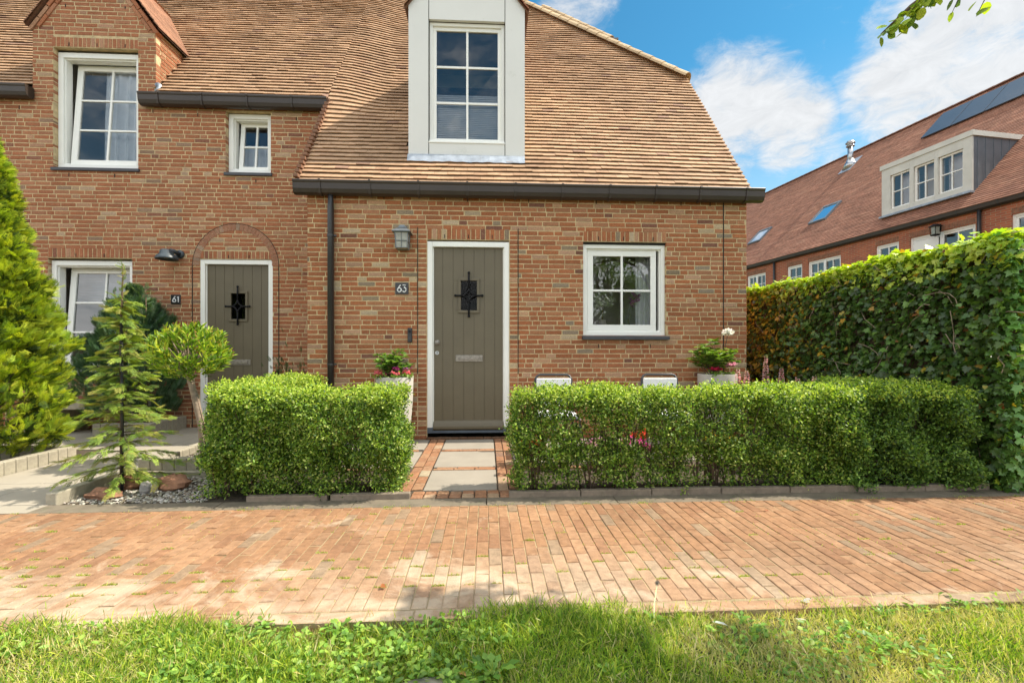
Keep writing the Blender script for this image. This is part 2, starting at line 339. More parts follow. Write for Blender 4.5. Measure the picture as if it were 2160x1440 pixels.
IVY = ([(0, 0, 0), (-.12, .30, .03), (.18, .52, -.02), (.40, .28, .05), (.62, .42, 0), (.70, .16, .04), (1, 0, -.08), (.70, -.16, .04), (.62, -.42, 0), (.40, -.28, .05), (.18, -.52, -.02), (-.12, -.30, .03)],
       [(0, 11, 10, 9), (0, 9, 8, 7, 6), (0, 6, 5, 4, 3), (0, 3, 2, 1)])
def spray_template():
    vs = []; fs = []
    def leaf(x, y, ang, L, w, z=0):
        o = len(vs); c, s = math.cos(ang), math.sin(ang)
        for a, b, d in ((0, 0, 0), (.45, .5, .02), (1, 0, -.03), (.45, -.5, .02)):
            vs.append((x+c*a*L-s*b*w, y+s*a*L+c*b*w, z+d-.12*(x+a*L)**2)); 
        fs.append((o, o+3, o+2, o+1))
    leaf(0, 0, 0, 1, .045)
    for i in range(9):
        x = .06+i*.098; L = .46*(1-.62*i/9)
        for sg in (-1, 1): leaf(x, 0, sg*R(40), L, .055, .02*((i*7) % 3-1))
        if i < 5:
            for sg in (-1, 1):
                leaf(x+.4*L*math.cos(R(40)), sg*.4*L*math.sin(R(40)), sg*R(8), L*.5, .05)
    return vs, fs
SPRAY = spray_template()

def brick_tint():
    r = rnd.random()
    if r < .60: c = (.345, .122, .050)
    elif r < .85: c = (.375, .165, .080)
    elif r < .93: c = (.42, .245, .145)
    elif r < .96: c = (.44, .33, .21)
    elif r < .98: c = (.24, .18, .12)
    else: c = (.19, .08, .05)
    k = rnd.uniform(.90, 1.20); h = rnd.uniform(-.06, .06)
    return (c[0]*k*(1+h*.3), c[1]*k, c[2]*k*(1-h))
def one_brick(mb, fr, u0, u1, z0, z1, dep=.09, out=0, tint=None, mi=0, sh=0):
    """fr: function (u, depth outwards, z) -> world"""
    if u1-u0 < .012: return
    j = lambda a=.0016: rnd.uniform(-a, a)
    o = out+rnd.uniform(-.0015, .0022); tint = tint or brick_tint(); b = .0035
    outer = [(u0+j(), z0+j()), (u1+j(), z0+j()), (u1+j(), z1+j()), (u0+j(), z1+j())]
    cu, cz = (u0+u1)/2, (z0+z1)/2
    inner = [(u+(b if u < cu else -b)+j(.001), z+(b if z < cz else -b)+j(.001)) for u, z in outer]
    vs = [fr(u, -dep, z) for u, z in outer]+[fr(u, o-b, z) for u, z in outer]+[fr(u, o, z) for u, z in inner]
    fs = [(8, 9, 10, 11)]
    for k in range(4):
        k2 = (k+1) % 4; fs += [(k, k2, 4+k2, 4+k), (4+k, 4+k2, 8+k2, 8+k)]
    mb.add(vs, fs, tint, mi)
CH = .0622
def brick_field(mb, fr, u0, u1, z0, z1, holes=(), bounds=None, tintf=None, out=0, seed=0, dep=.09):
    row = int(math.floor(z0/CH)); 
    while row*CH < z1-.01:
        a = max(row*CH, z0); b = min(row*CH+CH-.0118, z1)
        if b-a < .012: row += 1; continue
        zc = (a+b)/2; U0, U1 = (u0, u1) if bounds is None else bounds(zc)
        iv = [(U0, U1)]
        for h in holes:
            if h[2] < zc < h[3]:
                nv = []
                for p, q in iv:
                    if h[1] <= p or h[0] >= q: nv.append((p, q)); continue
                    if h[0] > p: nv.append((p, h[0]))
                    if h[1] < q: nv.append((h[1], q))
                iv = nv
        # wild bond: the whole row is laid out once, then cut by the openings
        g = random.Random(row*977+seed); x = u0-.3-g.random()*.2; cells = []; heads = 0
        while x < u1+.01:
            if g.random() < .30 and heads < 2: L = .100; heads += 1
            else: L = .208; heads = 0
            L += g.uniform(-.004, .004); cells.append((x, x+L)); x += L+.0112
        for p, q in iv:
            for c, d in cells:
                c2, d2 = max(c, p), min(d, q)
                if d2-c2 > .02: one_brick(mb, fr, c2, d2, a, b, dep, out, tintf() if tintf else None)
        row += 1
def mortar_field(mb, fr, u0, u1, z0, z1, holes=(), bounds=None, mi=1, front=-.0035, back=-.088):
    if bounds is None:
        us = sorted({u0, u1, *[min(max(h[k], u0), u1) for h in holes for k in (0, 1)]}); zs = sorted({z0, z1, *[min(max(h[k], z0), z1) for h in holes for k in (2, 3)]})
        for i in range(len(us)-1):
            for j in range(len(zs)-1):
                uc, zc = (us[i]+us[i+1])/2, (zs[j]+zs[j+1])/2
                if any(h[0] < uc < h[1] and h[2] < zc < h[3] for h in holes): continue
                box_fr(mb, fr, us[i], us[i+1], back, front, zs[j], zs[j+1], mi)
    else:
        n = 12
        for i in range(n):
            a = z0+(z1-z0)*i/n; b = z0+(z1-z0)*(i+1)/n; p0, p1 = bounds(a); q0, q1 = bounds(b)
            iv = [(p0, p1, q0, q1)]
            mb.quad(fr(p0, front, a), fr(p1, front, a), fr(q1, front, b), fr(q0, front, b), (1, 1, 1), mi)
def box_fr(mb, fr, u0, u1, d0, d1, z0, z1, mi=0, tint=(1, 1, 1)):
    vs = [fr(u, d, z) for z in (z0, z1) for d in (d0, d1) for u in (u0, u1)]
    mb.add(vs, [(0, 2, 3, 1), (4, 5, 7, 6), (0, 1, 5, 4), (2, 6, 7, 3), (0, 4, 6, 2), (1, 3, 7, 5)], tint, mi)
def frY(Y): return lambda u, d, z: (u, Y-d, z)         # facade looking towards -Y
def frXp(X): return lambda u, d, z: (X+d, u, z)        # side wall facing +X, u = y
def frXm(X): return lambda u, d, z: (X-d, u, z)
def soldiers(mb, fr, u0, u1, z0, z1, n=None, out=0.001, tintf=None):
    n = n or max(1, round((u1-u0)/.0622)); w = (u1-u0)/n
    for i in range(n): one_brick(mb, fr, u0+i*w+.005, u0+(i+1)*w-.005, z0+.004, z1-.004, .09, out, tintf() if tintf else None)

# ------------------------------------------------------------------ windows and doors
def bars(mb, x0, x1, z0, z1, y0, y1, w, nx, nz, bar=.028):
    """sash ring + glazing bars; returns pane rectangles"""
    mb.box(x0, x1, y0, y1, z0, z0+w); mb.box(x0, x1, y0, y1, z1-w, z1)
    mb.box(x0, x0+w, y0, y1, z0+w, z1-w); mb.box(x1-w, x1, y0, y1, z0+w, z1-w)
    ix0, ix1, iz0, iz1 = x0+w, x1-w, z0+w, z1-w; px = []; pz = []
    for i in range(nx): px.append((ix0+(ix1-ix0)*i/nx, ix0+(ix1-ix0)*(i+1)/nx))
    for i in range(nz): pz.append((iz0+(iz1-iz0)*i/nz, iz0+(iz1-iz0)*(i+1)/nz))
    for i in range(1, nx): mb.box(px[i][0]-bar/2, px[i][0]+bar/2, y0+.004, y1-.004, iz0, iz1)
    for i in range(1, nz): mb.box(ix0, ix1, y0+.007, y1-.007, pz[i][0]-bar/2, pz[i][0]+bar/2)
    return [(a, b, c, d) for a, b in px for c, d in pz]
def window(parent, x0, x1, z0, z1, Y, nx, nz, fw=.055, sw=.06, tilt=0, label=None, inset=(0, 0), depth=.11, room=(.4, 1.3), sill=True, kind='frame'):
    """frame (child of parent) > sash, pane, sill; tilt = degrees the sash leans into the room"""
    mb = MB(); yf = Y+.045; yb = Y+.045+depth
    mb.box(x0, x1, yf, yb, z0, z0+fw); mb.box(x0, x1, yf, yb, z1-fw, z1); mb.box(x0, x0+fw, yf, yb, z0+fw, z1-fw); mb.box(x1-fw, x1, yf, yb, z0+fw, z1-fw)
    # stepped inner lip
    l = .018
    mb.box(x0+fw, x0+fw+l, yf+.028, yb, z0+fw, z1-fw); mb.box(x1-fw-l, x1-fw, yf+.028, yb, z0+fw, z1-fw)
    mb.box(x0+fw+l, x1-fw-l, yf+.028, yb, z0+fw, z0+fw+l); mb.box(x0+fw+l, x1-fw-l, yf+.028, yb, z1-fw-l, z1-fw)
    f = mb.build('window', M['white'], parent, bevel=.004)
    if label: f['label'] = label
    g = .006; sx0, sx1, sz0, sz1 = x0+fw+g-.004+inset[0], x1-fw-g+.004-inset[1], z0+fw+g-.004, z1-fw-g+.004
    if tilt == 0: sx0 += l; sx1 -= l; sz0 += l; sz1 -= l
    y0 = yf+.034 if tilt == 0 else yf+.048
    P = Matrix.Translation((0, y0, sz0)) @ Matrix.Rotation(-R(tilt), 4, 'X') @ Matrix.Translation((0, -y0, -sz0))
    sb = MB(); panes = bars(sb, sx0, sx1, sz0, sz1, y0, y0+.045, sw, nx, nz)
    sb.build('sash', M['white'], f, bevel=.003, T=P)
    for a, b, c, d in panes:
        pb = MB(); e = rnd.uniform(-.002, .002)
        pb.quad((a, y0+.022+e, c), (b, y0+.022-e, c), (b, y0+.022-e*.5, d), (a, y0+.022+e*.3, d)); pb.build('pane', M['glass'], f, T=P)
    if room:
        rb = MB(); x, X, y, Yd, z, Z = x0-room[0], x1+room[0], yb+.001, yb+room[1], z0-.4, z1+.15
        rb.quad((x, Yd, z), (X, Yd, z), (X, Yd, Z), (x, Yd, Z)); rb.quad((x, y, z), (x, Yd, z), (x, Yd, Z), (x, y, Z)); rb.quad((X, y, z), (X, Yd, z), (X, Yd, Z), (X, y, Z))
        rb.quad((x, y, z), (X, y, z), (X, Yd, z), (x, Yd, z)); rb.quad((x, y, Z), (X, y, Z), (X, Yd, Z), (x, Yd, Z))
        for a, b, c, d in ((x, x0, z, Z), (x1, X, z, Z), (x0, x1, z, z0), (x0, x1, z1, Z)): rb.quad((a, y, c), (b, y, c), (b, y, d), (a, y, d))
        rb.build('room_lining', M['room'], f)
    if sill:
        s = MB(); s.extrude([(Y-.06, z0-.055), (Y-.06, z0-.012), (Y+.05, z0+.006), (Y+.05, z0-.055)], x0-.02, x1+.03); s.build('sill', M['slate'], f, bevel=.003)
    return f
def door(parent, x0, z0, Y, W=1.07, H=2.5, label=None, step=True):
    fw = .068; x1 = x0+W; z1 = z0+H; f = MB(); yf = Y+.012; yb = Y+.13
    f.box(x0, x0+fw, yf, yb, z0+.075, z1); f.box(x1-fw, x1, yf, yb, z0+.075, z1); f.box(x0+fw, x1-fw, yf, yb, z1-fw, z1)
    f.box(x0+fw, x0+fw+.014, yf+.03, yb, z0+.03, z1-fw); f.box(x1-fw-.014, x1-fw, yf+.03, yb, z0+.03, z1-fw)
    fo = f.build('door', M['white'], parent, bevel=.004)
    if label: fo['label'] = label
    b = MB(); b.box(x0-.004, x0+fw+.004, yf-.006, yb, z0, z0+.075); b.box(x1-fw-.004, x1+.004, yf-.006, yb, z0, z0+.075); b.box(x0+fw+.004, x1-fw-.004, yf+.002, yb, z0, z0+.032)
    b.build('threshold', M['bluestone'], fo, bevel=.004)
    lx0, lx1, lz0, lz1 = x0+fw+.003, x1-fw-.003, z0+.038, z1-fw-.004; yl = yf+.045
    k = MB(); nb = 7; edges = [lx0, lx0+.125]; wd = .137
    while edges[-1]+wd < lx1-.05: edges.append(edges[-1]+wd)
    edges.append(lx1)
    wx0, wx1 = x0+.385+.012, x0+W-.325+.0; wc = (lx0+lx1)/2+.005; wx0, wx1 = wc-.105, wc+.105; wz0, wz1 = z0+H-.895, z0+H-.505
    for i in range(len(edges)-1):
        a, c = edges[i]+.0035, edges[i+1]-.0035
        segs = [(lz0, lz1)]
        parts = []
        if c > wx0 and a < wx1:
            parts = [(a, c, lz0, wz0), (a, c, wz1, lz1)]
            if a < wx0: parts.append((a, min(c, wx0), wz0, wz1))
            if c > wx1: parts.append((max(a, wx1), c, wz0, wz1))
        else: parts = [(a, c, lz0, lz1)]
        for p in parts: k.box(p[0], p[1], yl, yl+.04, p[2], p[3])
    for p in ((lx0, wx0, lz0, lz1), (wx1, lx1, lz0, lz1), (wx0, wx1, lz0, wz0), (wx0, wx1, wz1, lz1)): k.box(p[0], p[1], yl+.005, yl+.038, p[2], p[3])
    k.build('door_leaf', M['doorpaint'], fo, bevel=.0025)
    w = MB(); e = .036
    for a, c, p, q in ((wx0-e, wx1+e, wz1, wz1+e), (wx0-e, wx1+e, wz0-e, wz0), (wx0-e, wx0, wz0, wz1), (wx1, wx1+e, wz0, wz1)): w.box(a, c, yl-.02, yl-.001, p, q)
    w.build('door_window_frame', M['doorpaint'], fo, bevel=.004)
    g = MB(); g.quad((wx0, yl+.012, wz0), (wx1, yl+.012, wz0), (wx1, yl+.012, wz1), (wx0, yl+.012, wz1)); g.build('pane', M['glass_dark'], fo)
    rb = MB(); rb.box(wx0-.02, wx1+.02, yl+.045, yl+.35, wz0-.02, wz1+.02); rb.f = [q for i, q in enumerate(rb.f) if i != 2]; rb.t = rb.t[:5]; rb.m = rb.m[:5]; rb.build('dark_hall', M['hall'], fo)
    # wrought iron grille: four arms with knobs and a pierced star
    zc = wz0+(wz1-wz0)*.49; yg = yl-.034; gr = MB(); r = .012
    gr.tube([(wc, yg, zc+.30), (wc, yg, zc+.09)], r); gr.tube([(wc, yg, zc-.09), (wc, yg, zc-.27)], r)
    gr.tube([(wc-.175, yg, zc), (wc-.075, yg, zc)], r); gr.tube([(wc+.075, yg, zc), (wc+.175, yg, zc)], r)
    for px, pz in ((wc, zc+.30), (wc, zc-.27), (wc-.175, zc), (wc+.175, zc)):
        gr.tube([(px, yg-.012, pz), (px, yg, pz), (px, yl-.019, pz)], [.011, .018, .012], 10)
    A, B = .095, .085
    pts = [(0, A), (B, 0), (0, -A), (-B, 0)]
    for i in range(4):
        p, q = pts[i], pts[(i+1) % 4]; path = []
        for t in range(7):
            s = t/6; cx, cz = (1-s)**2*p[0]+2*s*(1-s)*(p[0]+q[0])*.16+s*s*q[0], (1-s)**2*p[1]+2*s*(1-s)*(p[1]+q[1])*.16+s*s*q[1]
            path.append((wc+cx, yg, zc+cz))
        gr.tube(path, .012, 6)
    gr.build('iron_grille', M['iron'], fo, smooth=True)
    ls = MB(); lx = lx0+.295; lz = z0+.935
    ls.box(lx, lx+.355, yl-.012, yl-.0005, lz, lz+.085); ls.box(lx+.045, lx+.31, yl-.022, yl-.012, lz+.022, lz+.064)
    ls.box(lx+.012, lx+.03, yl-.018, yl-.012, lz+.02, lz+.065); ls.box(lx+.325, lx+.343, yl-.018, yl-.012, lz+.02, lz+.065)
    ls.build('letter_slot', M['brass'], fo, bevel=.004)
    kb = MB(); kx = lx0+.052; kz = z0+1.185
    kb.tube([(kx, yl, kz), (kx, yl-.006, kz)], [.036, .034], 20); kb.tube([(kx, yl-.006, kz), (kx, yl-.03, kz), (kx, yl-.042, kz), (kx, yl-.06, kz), (kx, yl-.066, kz)], [.011, .011, .026, .026, .014], 16)
    kb.build('door_knob', M['brass'], fo, smooth=True)
    kl = MB(); kz -= .135; kl.tube([(kx, yl, kz), (kx, yl-.008, kz)], [.026, .024], 16); kl.build('lock_cylinder', M['steel'], fo)
    kk = MB(); kk.box(kx-.004, kx+.004, yl-.011, yl-.0085, kz-.014, kz+.006); kk.tube([(kx, yl-.0085, kz+.004), (kx, yl-.012, kz+.004)], .008, 10); kk.build('keyhole', M['black'], fo)
    wb = MB(); wb.extrude([(yl-.001, lz0), (yl-.03, lz0), (yl-.045, lz0+.02), (yl-.045, lz0+.05), (yl-.03, lz0+.085), (yl-.012, lz0+.115), (yl-.001, lz0+.125)], lx0+.004, lx1-.004)
    wb.build('weather_bar', M['doorpaint'], fo, smooth=False, bevel=.002)
    return fo

# ------------------------------------------------------------------ roofs
TA = math.tan(R(53)); EY, EZ = -.10, 3.275
def sstep(a, b, x):
    t = min(1, max(0, (x-a)/(b-a))); return t*t*(3-2*t)
def roofz(x, y):
    off = .125*sstep(-1.5, -2.4, x)*(sstep(.7, 1.3, y) if x > -2.41 else 1)
    return EZ+TA*(y-EY)+off+.010*math.sin(x*1.1+y*1.7)*math.sin(y*2.3+.5)
def tile_tint():
    r = rnd.random()
    c = (.45, .28, .163) if r < .65 else (.49, .31, .185) if r < .86 else (.40, .24, .14) if r < .975 else (.32, .19, .125)
    k = rnd.uniform(.94, 1.06); return tuple(x*k for x in c)
GA = .0985; DX = math.cos(R(53)); DZ = math.sin(R(53))
def tile_roof(mb, ys, y_end, bounds, skip=None, tint=tile_tint, w=.172, zf=None, ga=GA):
    """courses of plain tiles climbing along +Y on the main front slope"""
    zf = zf or roofz; c = 0; y = ys
    while y < y_end:
        zm = zf(0, y); U0, U1 = bounds(y, EZ+TA*(y-EY)); x = U0-(w/2 if c % 2 else 0)
        lift0 = rnd.uniform(-.0015, .0015)
        while x < U1-.01:
            a = max(x, U0)+.0015; b = min(x+w, U1)-.0015; xm = (a+b)/2
            if b-a > .02 and not (skip and skip(xm, zf(xm, y))):
                l = .036+lift0+rnd.uniform(-.0025, .003); sl = rnd.uniform(-.002, .002); dy = rnd.uniform(-.003, .003)
                nx, ny, nzz = 0, -DZ, DX
                def P(xx, s, h):
                    yy = y+dy+s*DX; return (xx, yy+ny*h, zf(xx, yy)+nzz*h)
                L = ga*1.25; th = .013
                vs = [P(a, 0, l+sl), P(b, 0, l-sl), P(b, L, .006), P(a, L, .006), P(a, 0, l-th), P(b, 0, l-th), P(b, L, -.006), P(a, L, -.006)]
                mb.add(vs, [(0, 1, 2, 3), (4, 5, 1, 0), (5, 6, 2, 1), (7, 4, 0, 3)], tint())
            x += w
        y += ga*DX; c += 1
def ridge_row(mb, p0, p1, n, r=.085, tint=None):
    p0, p1 = Vector(p0), Vector(p1); d = (p1-p0)/n; dn = d.normalized()
    side = dn.cross(Vector((0, 0, 1))).normalized(); up = side.cross(dn).normalized()
    for i in range(n):
        a = p0+d*i-d*.06; b = a+d*1.12; ra, rb = r*1.08, r*.95; vs = []
        for q, rr in ((a, ra), (b, rb)):
            for h in (0, -.015):
                for k in range(9):
                    t = math.pi*k/8; vs.append(q+side*math.cos(t)*(rr+h)+up*(math.sin(t)*(rr+h)*.75))
        fs = []
        for k in range(8): fs += [(k, k+1, 18+k+1, 18+k), (9+k, 27+k, 27+k+1, 9+k+1), (k, 9+k, 9+k+1, k+1), (18+k, 18+k+1, 27+k+1, 27+k)]
        kk = rnd.uniform(.85, 1.15); mb.add(vs, fs, tint or (.50*kk, .37*kk, .22*kk))
def gutter(parent, x0, x1, Y, zr, nb, label=None, zb=.18, phase=.3, step=.6):
    """deep box-bellied gutter hung in front of Y; rim at zr"""
    prof = [(Y-.006, zr), (Y-.006, zr-.15), (Y-.03, zr-.168), (Y-.08, zr-.172), (Y-.118, zr-.155), (Y-.135, zr-.11), (Y-.142, zr-.04), (Y-.150, zr-.028), (Y-.155, zr-.008), (Y-.148, zr+.002), (Y-.138, zr-.006)]
    inner = [(y+(.006 if y < Y-.07 else -.004)*1.0, z+.006) for y, z in prof[::-1]]
    g = MB(); g.extrude(prof+[(Y-.13, zr-.03), (Y-.124, zr-.11), (Y-.108, zr-.145), (Y-.075, zr-.16), (Y-.035, zr-.156), (Y-.014, zr-.14), (Y-.012, zr)], x0, x1, caps=False)
    for x in (x0, x1-.004): g.extrude(prof, x, x+.004)
    o = g.build('gutter', M['gutter'], parent)
    if label: o['label'] = label
    x = x0+phase
    while x < x1-.1:
        b = MB(); e = .006
        e = .011; pr = [(y-(e if y < Y-.07 else 0), z-(e if z < zr-.12 else 0)) for y, z in prof]; pr = [(Y-.05, zr+.004)]+pr[1:-1]
        b.extrude([(Y-.008, zr-.15), *[(y, z) for y, z in pr[2:]], (Y-.16, zr+.006), (Y-.1, zr-.02)], x-.014, x+.014); b.build('bracket', M['gutter'], o); x += step*rnd.uniform(.97, 1.03)
    return o

# ------------------------------------------------------------------ house number 63
S = 1.15
h63 = empty('brick_house', 'brick cottage with white dormer, taupe door numbered 63 and wide tiled roof', 'house', (0.6, 2, 0), 'joined brick dwellings')
wb = MB(); fr = frY(0)
D63 = (-.776, .294, -.2, 2.60); W63 = (1.275, 2.400, 1.335, 2.60)
holes = [D63, (-.905, -.776, .06, 2.76), (.294, .415, .06, 2.76), (-.905, .415, 2.60, 2.76), W63, (W63[0], W63[1], 2.60, 2.735)]
brick_field(wb, fr, -2.304, 3.507, -.06, 3.22, holes, seed=3)
mortar_field(wb, fr, -2.30, 3.503, -.06, 3.24, [D63, W63], mi=1)
for i in range(44):
    z = i*CH
    if .05 < z < 2.72:
        one_brick(wb, fr, -.893, -.782, z, z+CH-.013, out=-.001); one_brick(wb, fr, .302, .405, z, z+CH-.013, out=-.001)
    elif z < .06: one_brick(wb, fr, -.893, -.782, z, z+CH-.013); one_brick(wb, fr, .302, .405, z, z+CH-.013)
soldiers(wb, fr, -.776, .294, 2.603, 2.75); soldiers(wb, fr, W63[0], W63[1], 2.603, 2.738)
for x in (-.899, .411): wb.box(x-.004, x+.004, -.004, .05, .85, 2.76, mi=2)
wb.box(3.178, 3.190, -.0045, .05, 0, 3.2, mi=2)                      # movement joint
for x, z in [(-1.95, 3.11), (-1.33, 3.11), (-.25, 3.1), (.55, 3.1), (1.45, 3.1), (2.6, 3.1), (3.0, 3.1), (-.55, 2.62), (-.24, 2.62), (.07, 2.62), (1.48, 2.62), (1.82, 2.62), (2.22, 2.62), (1.48, 1.19), (2.18, 1.19)]:
    wb.box(x-.005, x+.005, -.004, .03, z, z+.05, mi=2)
# side walls
for X, frs, sd_ in ((3.507, frXp, 5),):
    brick_field(wb, frs(X), .10, 9.9, -.06, 5.9, bounds=lambda z: (.10+max(0, (z-3.2))/TA, 9.9-max(0, (z-3.2))/TA), seed=sd_)
    wb.add([(X-.007, 0.02, -.06), (X-.007, 10.2, -.06), (X-.007, 10.2, 3.1), (X-.007, 8.2, 5.85), (X-.007, 2.0, 5.85), (X-.007, 0.02, 3.1)], [(0, 1, 2, 3, 4, 5)], mi=1)
    wb.add([(X-.1, 0.1, -.06), (X-.1, 10.2, -.06), (X-.1, 10.2, 3.1), (X-.1, 8.2, 5.85), (X-.1, 2.0, 5.85), (X-.1, 0.1, 3.1)], [(5, 4, 3, 2, 1, 0)], mi=1)
brick_field(wb, frXm(-2.304), .10, S, -.06, 4.8, bounds=lambda z: (.10+max(0, (z-3.2))/TA, S), seed=8)
wb.add([(-2.297, .02, -.06), (-2.297, S, -.06), (-2.297, S, 4.7), (-2.297, .06, 3.2)], [(0, 1, 2, 3)], mi=1)
wb.box(-2.2, 3.4, 10.1, 10.2, -.06, 3.2, mi=1)
wb.build('wall', [M['brick'], M['mortar'], M['mastic']], h63)

door(h63, D63[0], .075, 0, W=1.07, H=2.505)
window(h63, W63[0]+.004, W63[1]-.004, W63[2]+.02, 2.572, 0, 2, 2, fw=.052, sw=.075, inset=(.0, .035), depth=.09, room=(.7, 2.2))
fill = MB(); fill.box(W63[0], W63[1], .03, .09, 2.572, 2.60); fill.build('lintel_gap', M['mastic'], h63)

# roof of 63 : tiles, boarding underneath, hips, verges
VX = 3.50
def b63(y, z):
    r = VX+.02 if z < 5.95 else VX+.02-(z-5.95)*.98
    return (-2.405, r)
def skip63(x, z): return -1.04 < x < .50 and 3.86 < z < 6.3 or (-1.04 < x < .5 and z < 6.9 and z > 6 and abs(x+.27) < (6.9-z))
rb = MB(); tile_roof(rb, EY+.0, 5.1, b63, skip63)
def rp(x, y, d=-.03): return (x, y, roofz(x, y)+d)
yv = EY+(5.95-EZ)/TA; yr = 5.1; zr_ = EZ+TA*(yr-EY)
hx = VX-(zr_-5.95)*.98
nseg = 30
for i in range(nseg):                                     # underlay under the front slope
    y0, y1 = EY+(yr-EY)*i/nseg, EY+(yr-EY)*(i+1)/nseg
    x0 = -2.40; b0 = b63(y0, EZ+TA*(y0-EY))[1]-.03; b1 = b63(y1, EZ+TA*(y1-EY))[1]-.03
    xx_ = [x0, -2.2, -2.0, -1.8, -1.6, -1.5]
    for a, b in zip(xx_[:-1], xx_[1:]): rb.quad(rp(a, y0, -.04), rp(b, y0, -.04), rp(b, y1, -.04), rp(a, y1, -.04), (.1, .06, .04))
    rb.quad(rp(-1.5, y0, -.04), rp(b0, y0, -.04), rp(b1, y1, -.04), rp(-1.5, y1, -.04), (.1, .06, .04))
yb = 2*yr-EY; ybv = 2*yr-yv
rb.add([(VX-.02, yv, 5.92), (VX-.02, ybv, 5.92), (hx, yr, zr_-.03)], [(0, 1, 2)], (.40, .22, .12))
rb.add([(-2.4, yb, EZ), (VX, yb, EZ), (VX, ybv, 5.92), (hx, yr, zr_-.03), (-2.4, yr, zr_-.03)], [(0, 1, 2, 3, 4)], (.40, .22, .12))
# stacked tile edges down the right and left verge
n = int((5.95-EZ)/ (GA*DZ))
for i in range(n+1):
    y = EY-.02+i*GA*DX
    for X, sg in ((VX+.02, 1),):
        a = rp(X, y, .0); rb.box(X-.10, X+.012, y-.02, y+.05, a[2]-.035, a[2]+.006, tile_tint())
    if roofz(0, y) < 4.85:
        X = -2.425; a = rp(X, y, 0); rb.box(X, X+.06, y-.03, y+.05, a[2]-.035, a[2]+.004, (.25, .13, .08))
roof63 = rb.build('roof', M['tile'], h63)
hb = MB(); a = Vector((VX-.0, yv-.03, 5.93)); b = Vector((hx+.0, yr, zr_-.03)); ridge_row(hb, a, b, int((b-a).length/.26), .125)
hb.build('hip_tiles', M['tile'], roof63)
hb = MB(); ridge_row(hb, (hx, yr, zr_+.03), (-2.4, yr, zr_+.03), int((hx+2.4)/.3), .10); hb.build('ridge_tiles', M['tile'], roof63)
# lower hip of the rear wing showing above the front hip
rw = MB(); q0 = Vector((2.85, 3.32, 8.02)); q1 = Vector((1.45, 4.4, 9.52))
q0 = Vector((0, -6.1, 1.15))+cam_dir(1289, 84)*(Vector((2.85, 9.4, 6.8)).length); q1 = Vector((0, -6.1, 1.15))+cam_dir(1147, 18)*(Vector((1.55, 10.6, 8.3)).length)
ridge_row(rw, q0, q1, int((q1-q0).length/.24), .095)
rw.add([tuple(q0+Vector((0, .05, -.05))), tuple(q1+Vector((0, .05, -.05))), tuple(q1+Vector((-.6, .4, -1.6))), tuple(q0+Vector((-.5, .3, -1.8)))], [(0, 1, 2, 3)], (.3, .17, .1))
rw.add([tuple(q0+Vector((0, .05, -.05))), tuple(q1+Vector((0, .05, -.05))), tuple(q1+Vector((.1, 2.5, -1.8))), tuple(q0+Vector((.1, 2.5, -1.8)))], [(3, 2, 1, 0)], (.4, .22, .12))
rw.build('rear_hip', M['tile'], roof63)
lp = MB(); lp.box(q0.x-.05, q0.x+.13, q0.y-.10, q0.y+.1, q0.z-.05, q0.z-.02); lp.build('hip_end_flashing', M['zinc'], roof63)

gut63 = gutter(h63, -2.429, 3.673, -.01, 3.30, 10, phase=.33, step=.61)
eb = MB(); eb.box(-2.38, 3.52, -.012, .12, 3.205, 3.262); eb.build('eaves_board', M['gutter'], h63)
dp = MB(); dp.tube([(-1.987, -.075, 3.17), (-1.987, -.06, 3.0), (-1.987, -.06, .02)], .040, 16); pipe63 = dp.build('downpipe', M['pipe'], h63, smooth=True)
for z in (2.62, .98):
    c = MB(); c.tube([(-1.987, -.06, z-.012), (-1.987, -.06, z+.012)], .046, 16); c.box(-1.953, -1.915, -.07, -.052, z-.01, z+.01); c.tube([(-1.95, -.052, z), (-1.95, 0, z)], .008, 6); c.build('pipe_clamp', M['pipe'], pipe63)

# white dormer
DL, DR, DF = -1.060, .520, .26
dm = MB(); za, ze_, zap = 3.80, 5.84, 6.80; DCx = (DL+DR)/2
pl_, pr_ = DL+.272, DR-.272
dm.box(DL, pl_-.005, DF, DF+.05, za, ze_-.02); dm.box(pr_+.005, DR, DF, DF+.05, za, ze_-.02)
dm.box(pl_+.005, pr_-.005, DF+.003, DF+.05, za+.002, 3.985)
def gz(x): return ze_+(zap-ze_)*(1-abs(x-DCx)/(DCx-DL))
for s in (0, 1):
    a, b = (DL, pl_-.005) if s == 0 else (pr_+.005, DR)
    o = (a if s == 0 else b); i_ = (b if s == 0 else a)
    vs = [(a, DF, ze_-.02), (b, DF, ze_-.02), (b, DF, gz(b)), (a, DF, gz(a))]; dm.add(vs+[(x, DF+.05, z) for x, y, z in vs], [(0, 1, 2, 3), (3, 2, 6, 7), (1, 5, 6, 2), (0, 3, 7, 4)])
vs = [(pl_+.005, DF+.004, 5.655), (pr_-.005, DF+.004, 5.655), (pr_-.005, DF+.004, gz(pr_)), (DCx, DF+.004, zap), (pl_+.005, DF+.004, gz(pl_))]
dm.add(vs+[(x, DF+.05, z) for x, y, z in vs], [(0, 1, 2, 3, 4), (0, 5, 6, 1), (1, 6, 7, 2), (0, 4, 9, 5)])
for sx in (DL, DR):                                    # cheeks
    x0, x1 = (sx, sx+.03) if sx == DL else (sx-.03, sx)
    yk = EY+(ze_-EZ)/TA
    for x in (x0, x1): dm.add([(x, DF+.05, za-.05), (x, yk+.1, ze_), (x, DF+.05, ze_)], [(0, 1, 2)])
dm.box(DL+.02, DR-.02, DF+.052, DF+.07, za, 3.99); dm.box(DL+.02, pl_, DF+.052, DF+.07, 3.99, 5.66); dm.box(pr_, DR-.02, DF+.052, DF+.07, 3.99, 5.66)
dorm = dm.build('dormer', M['panel'], h63, bevel=0)
jb = MB()
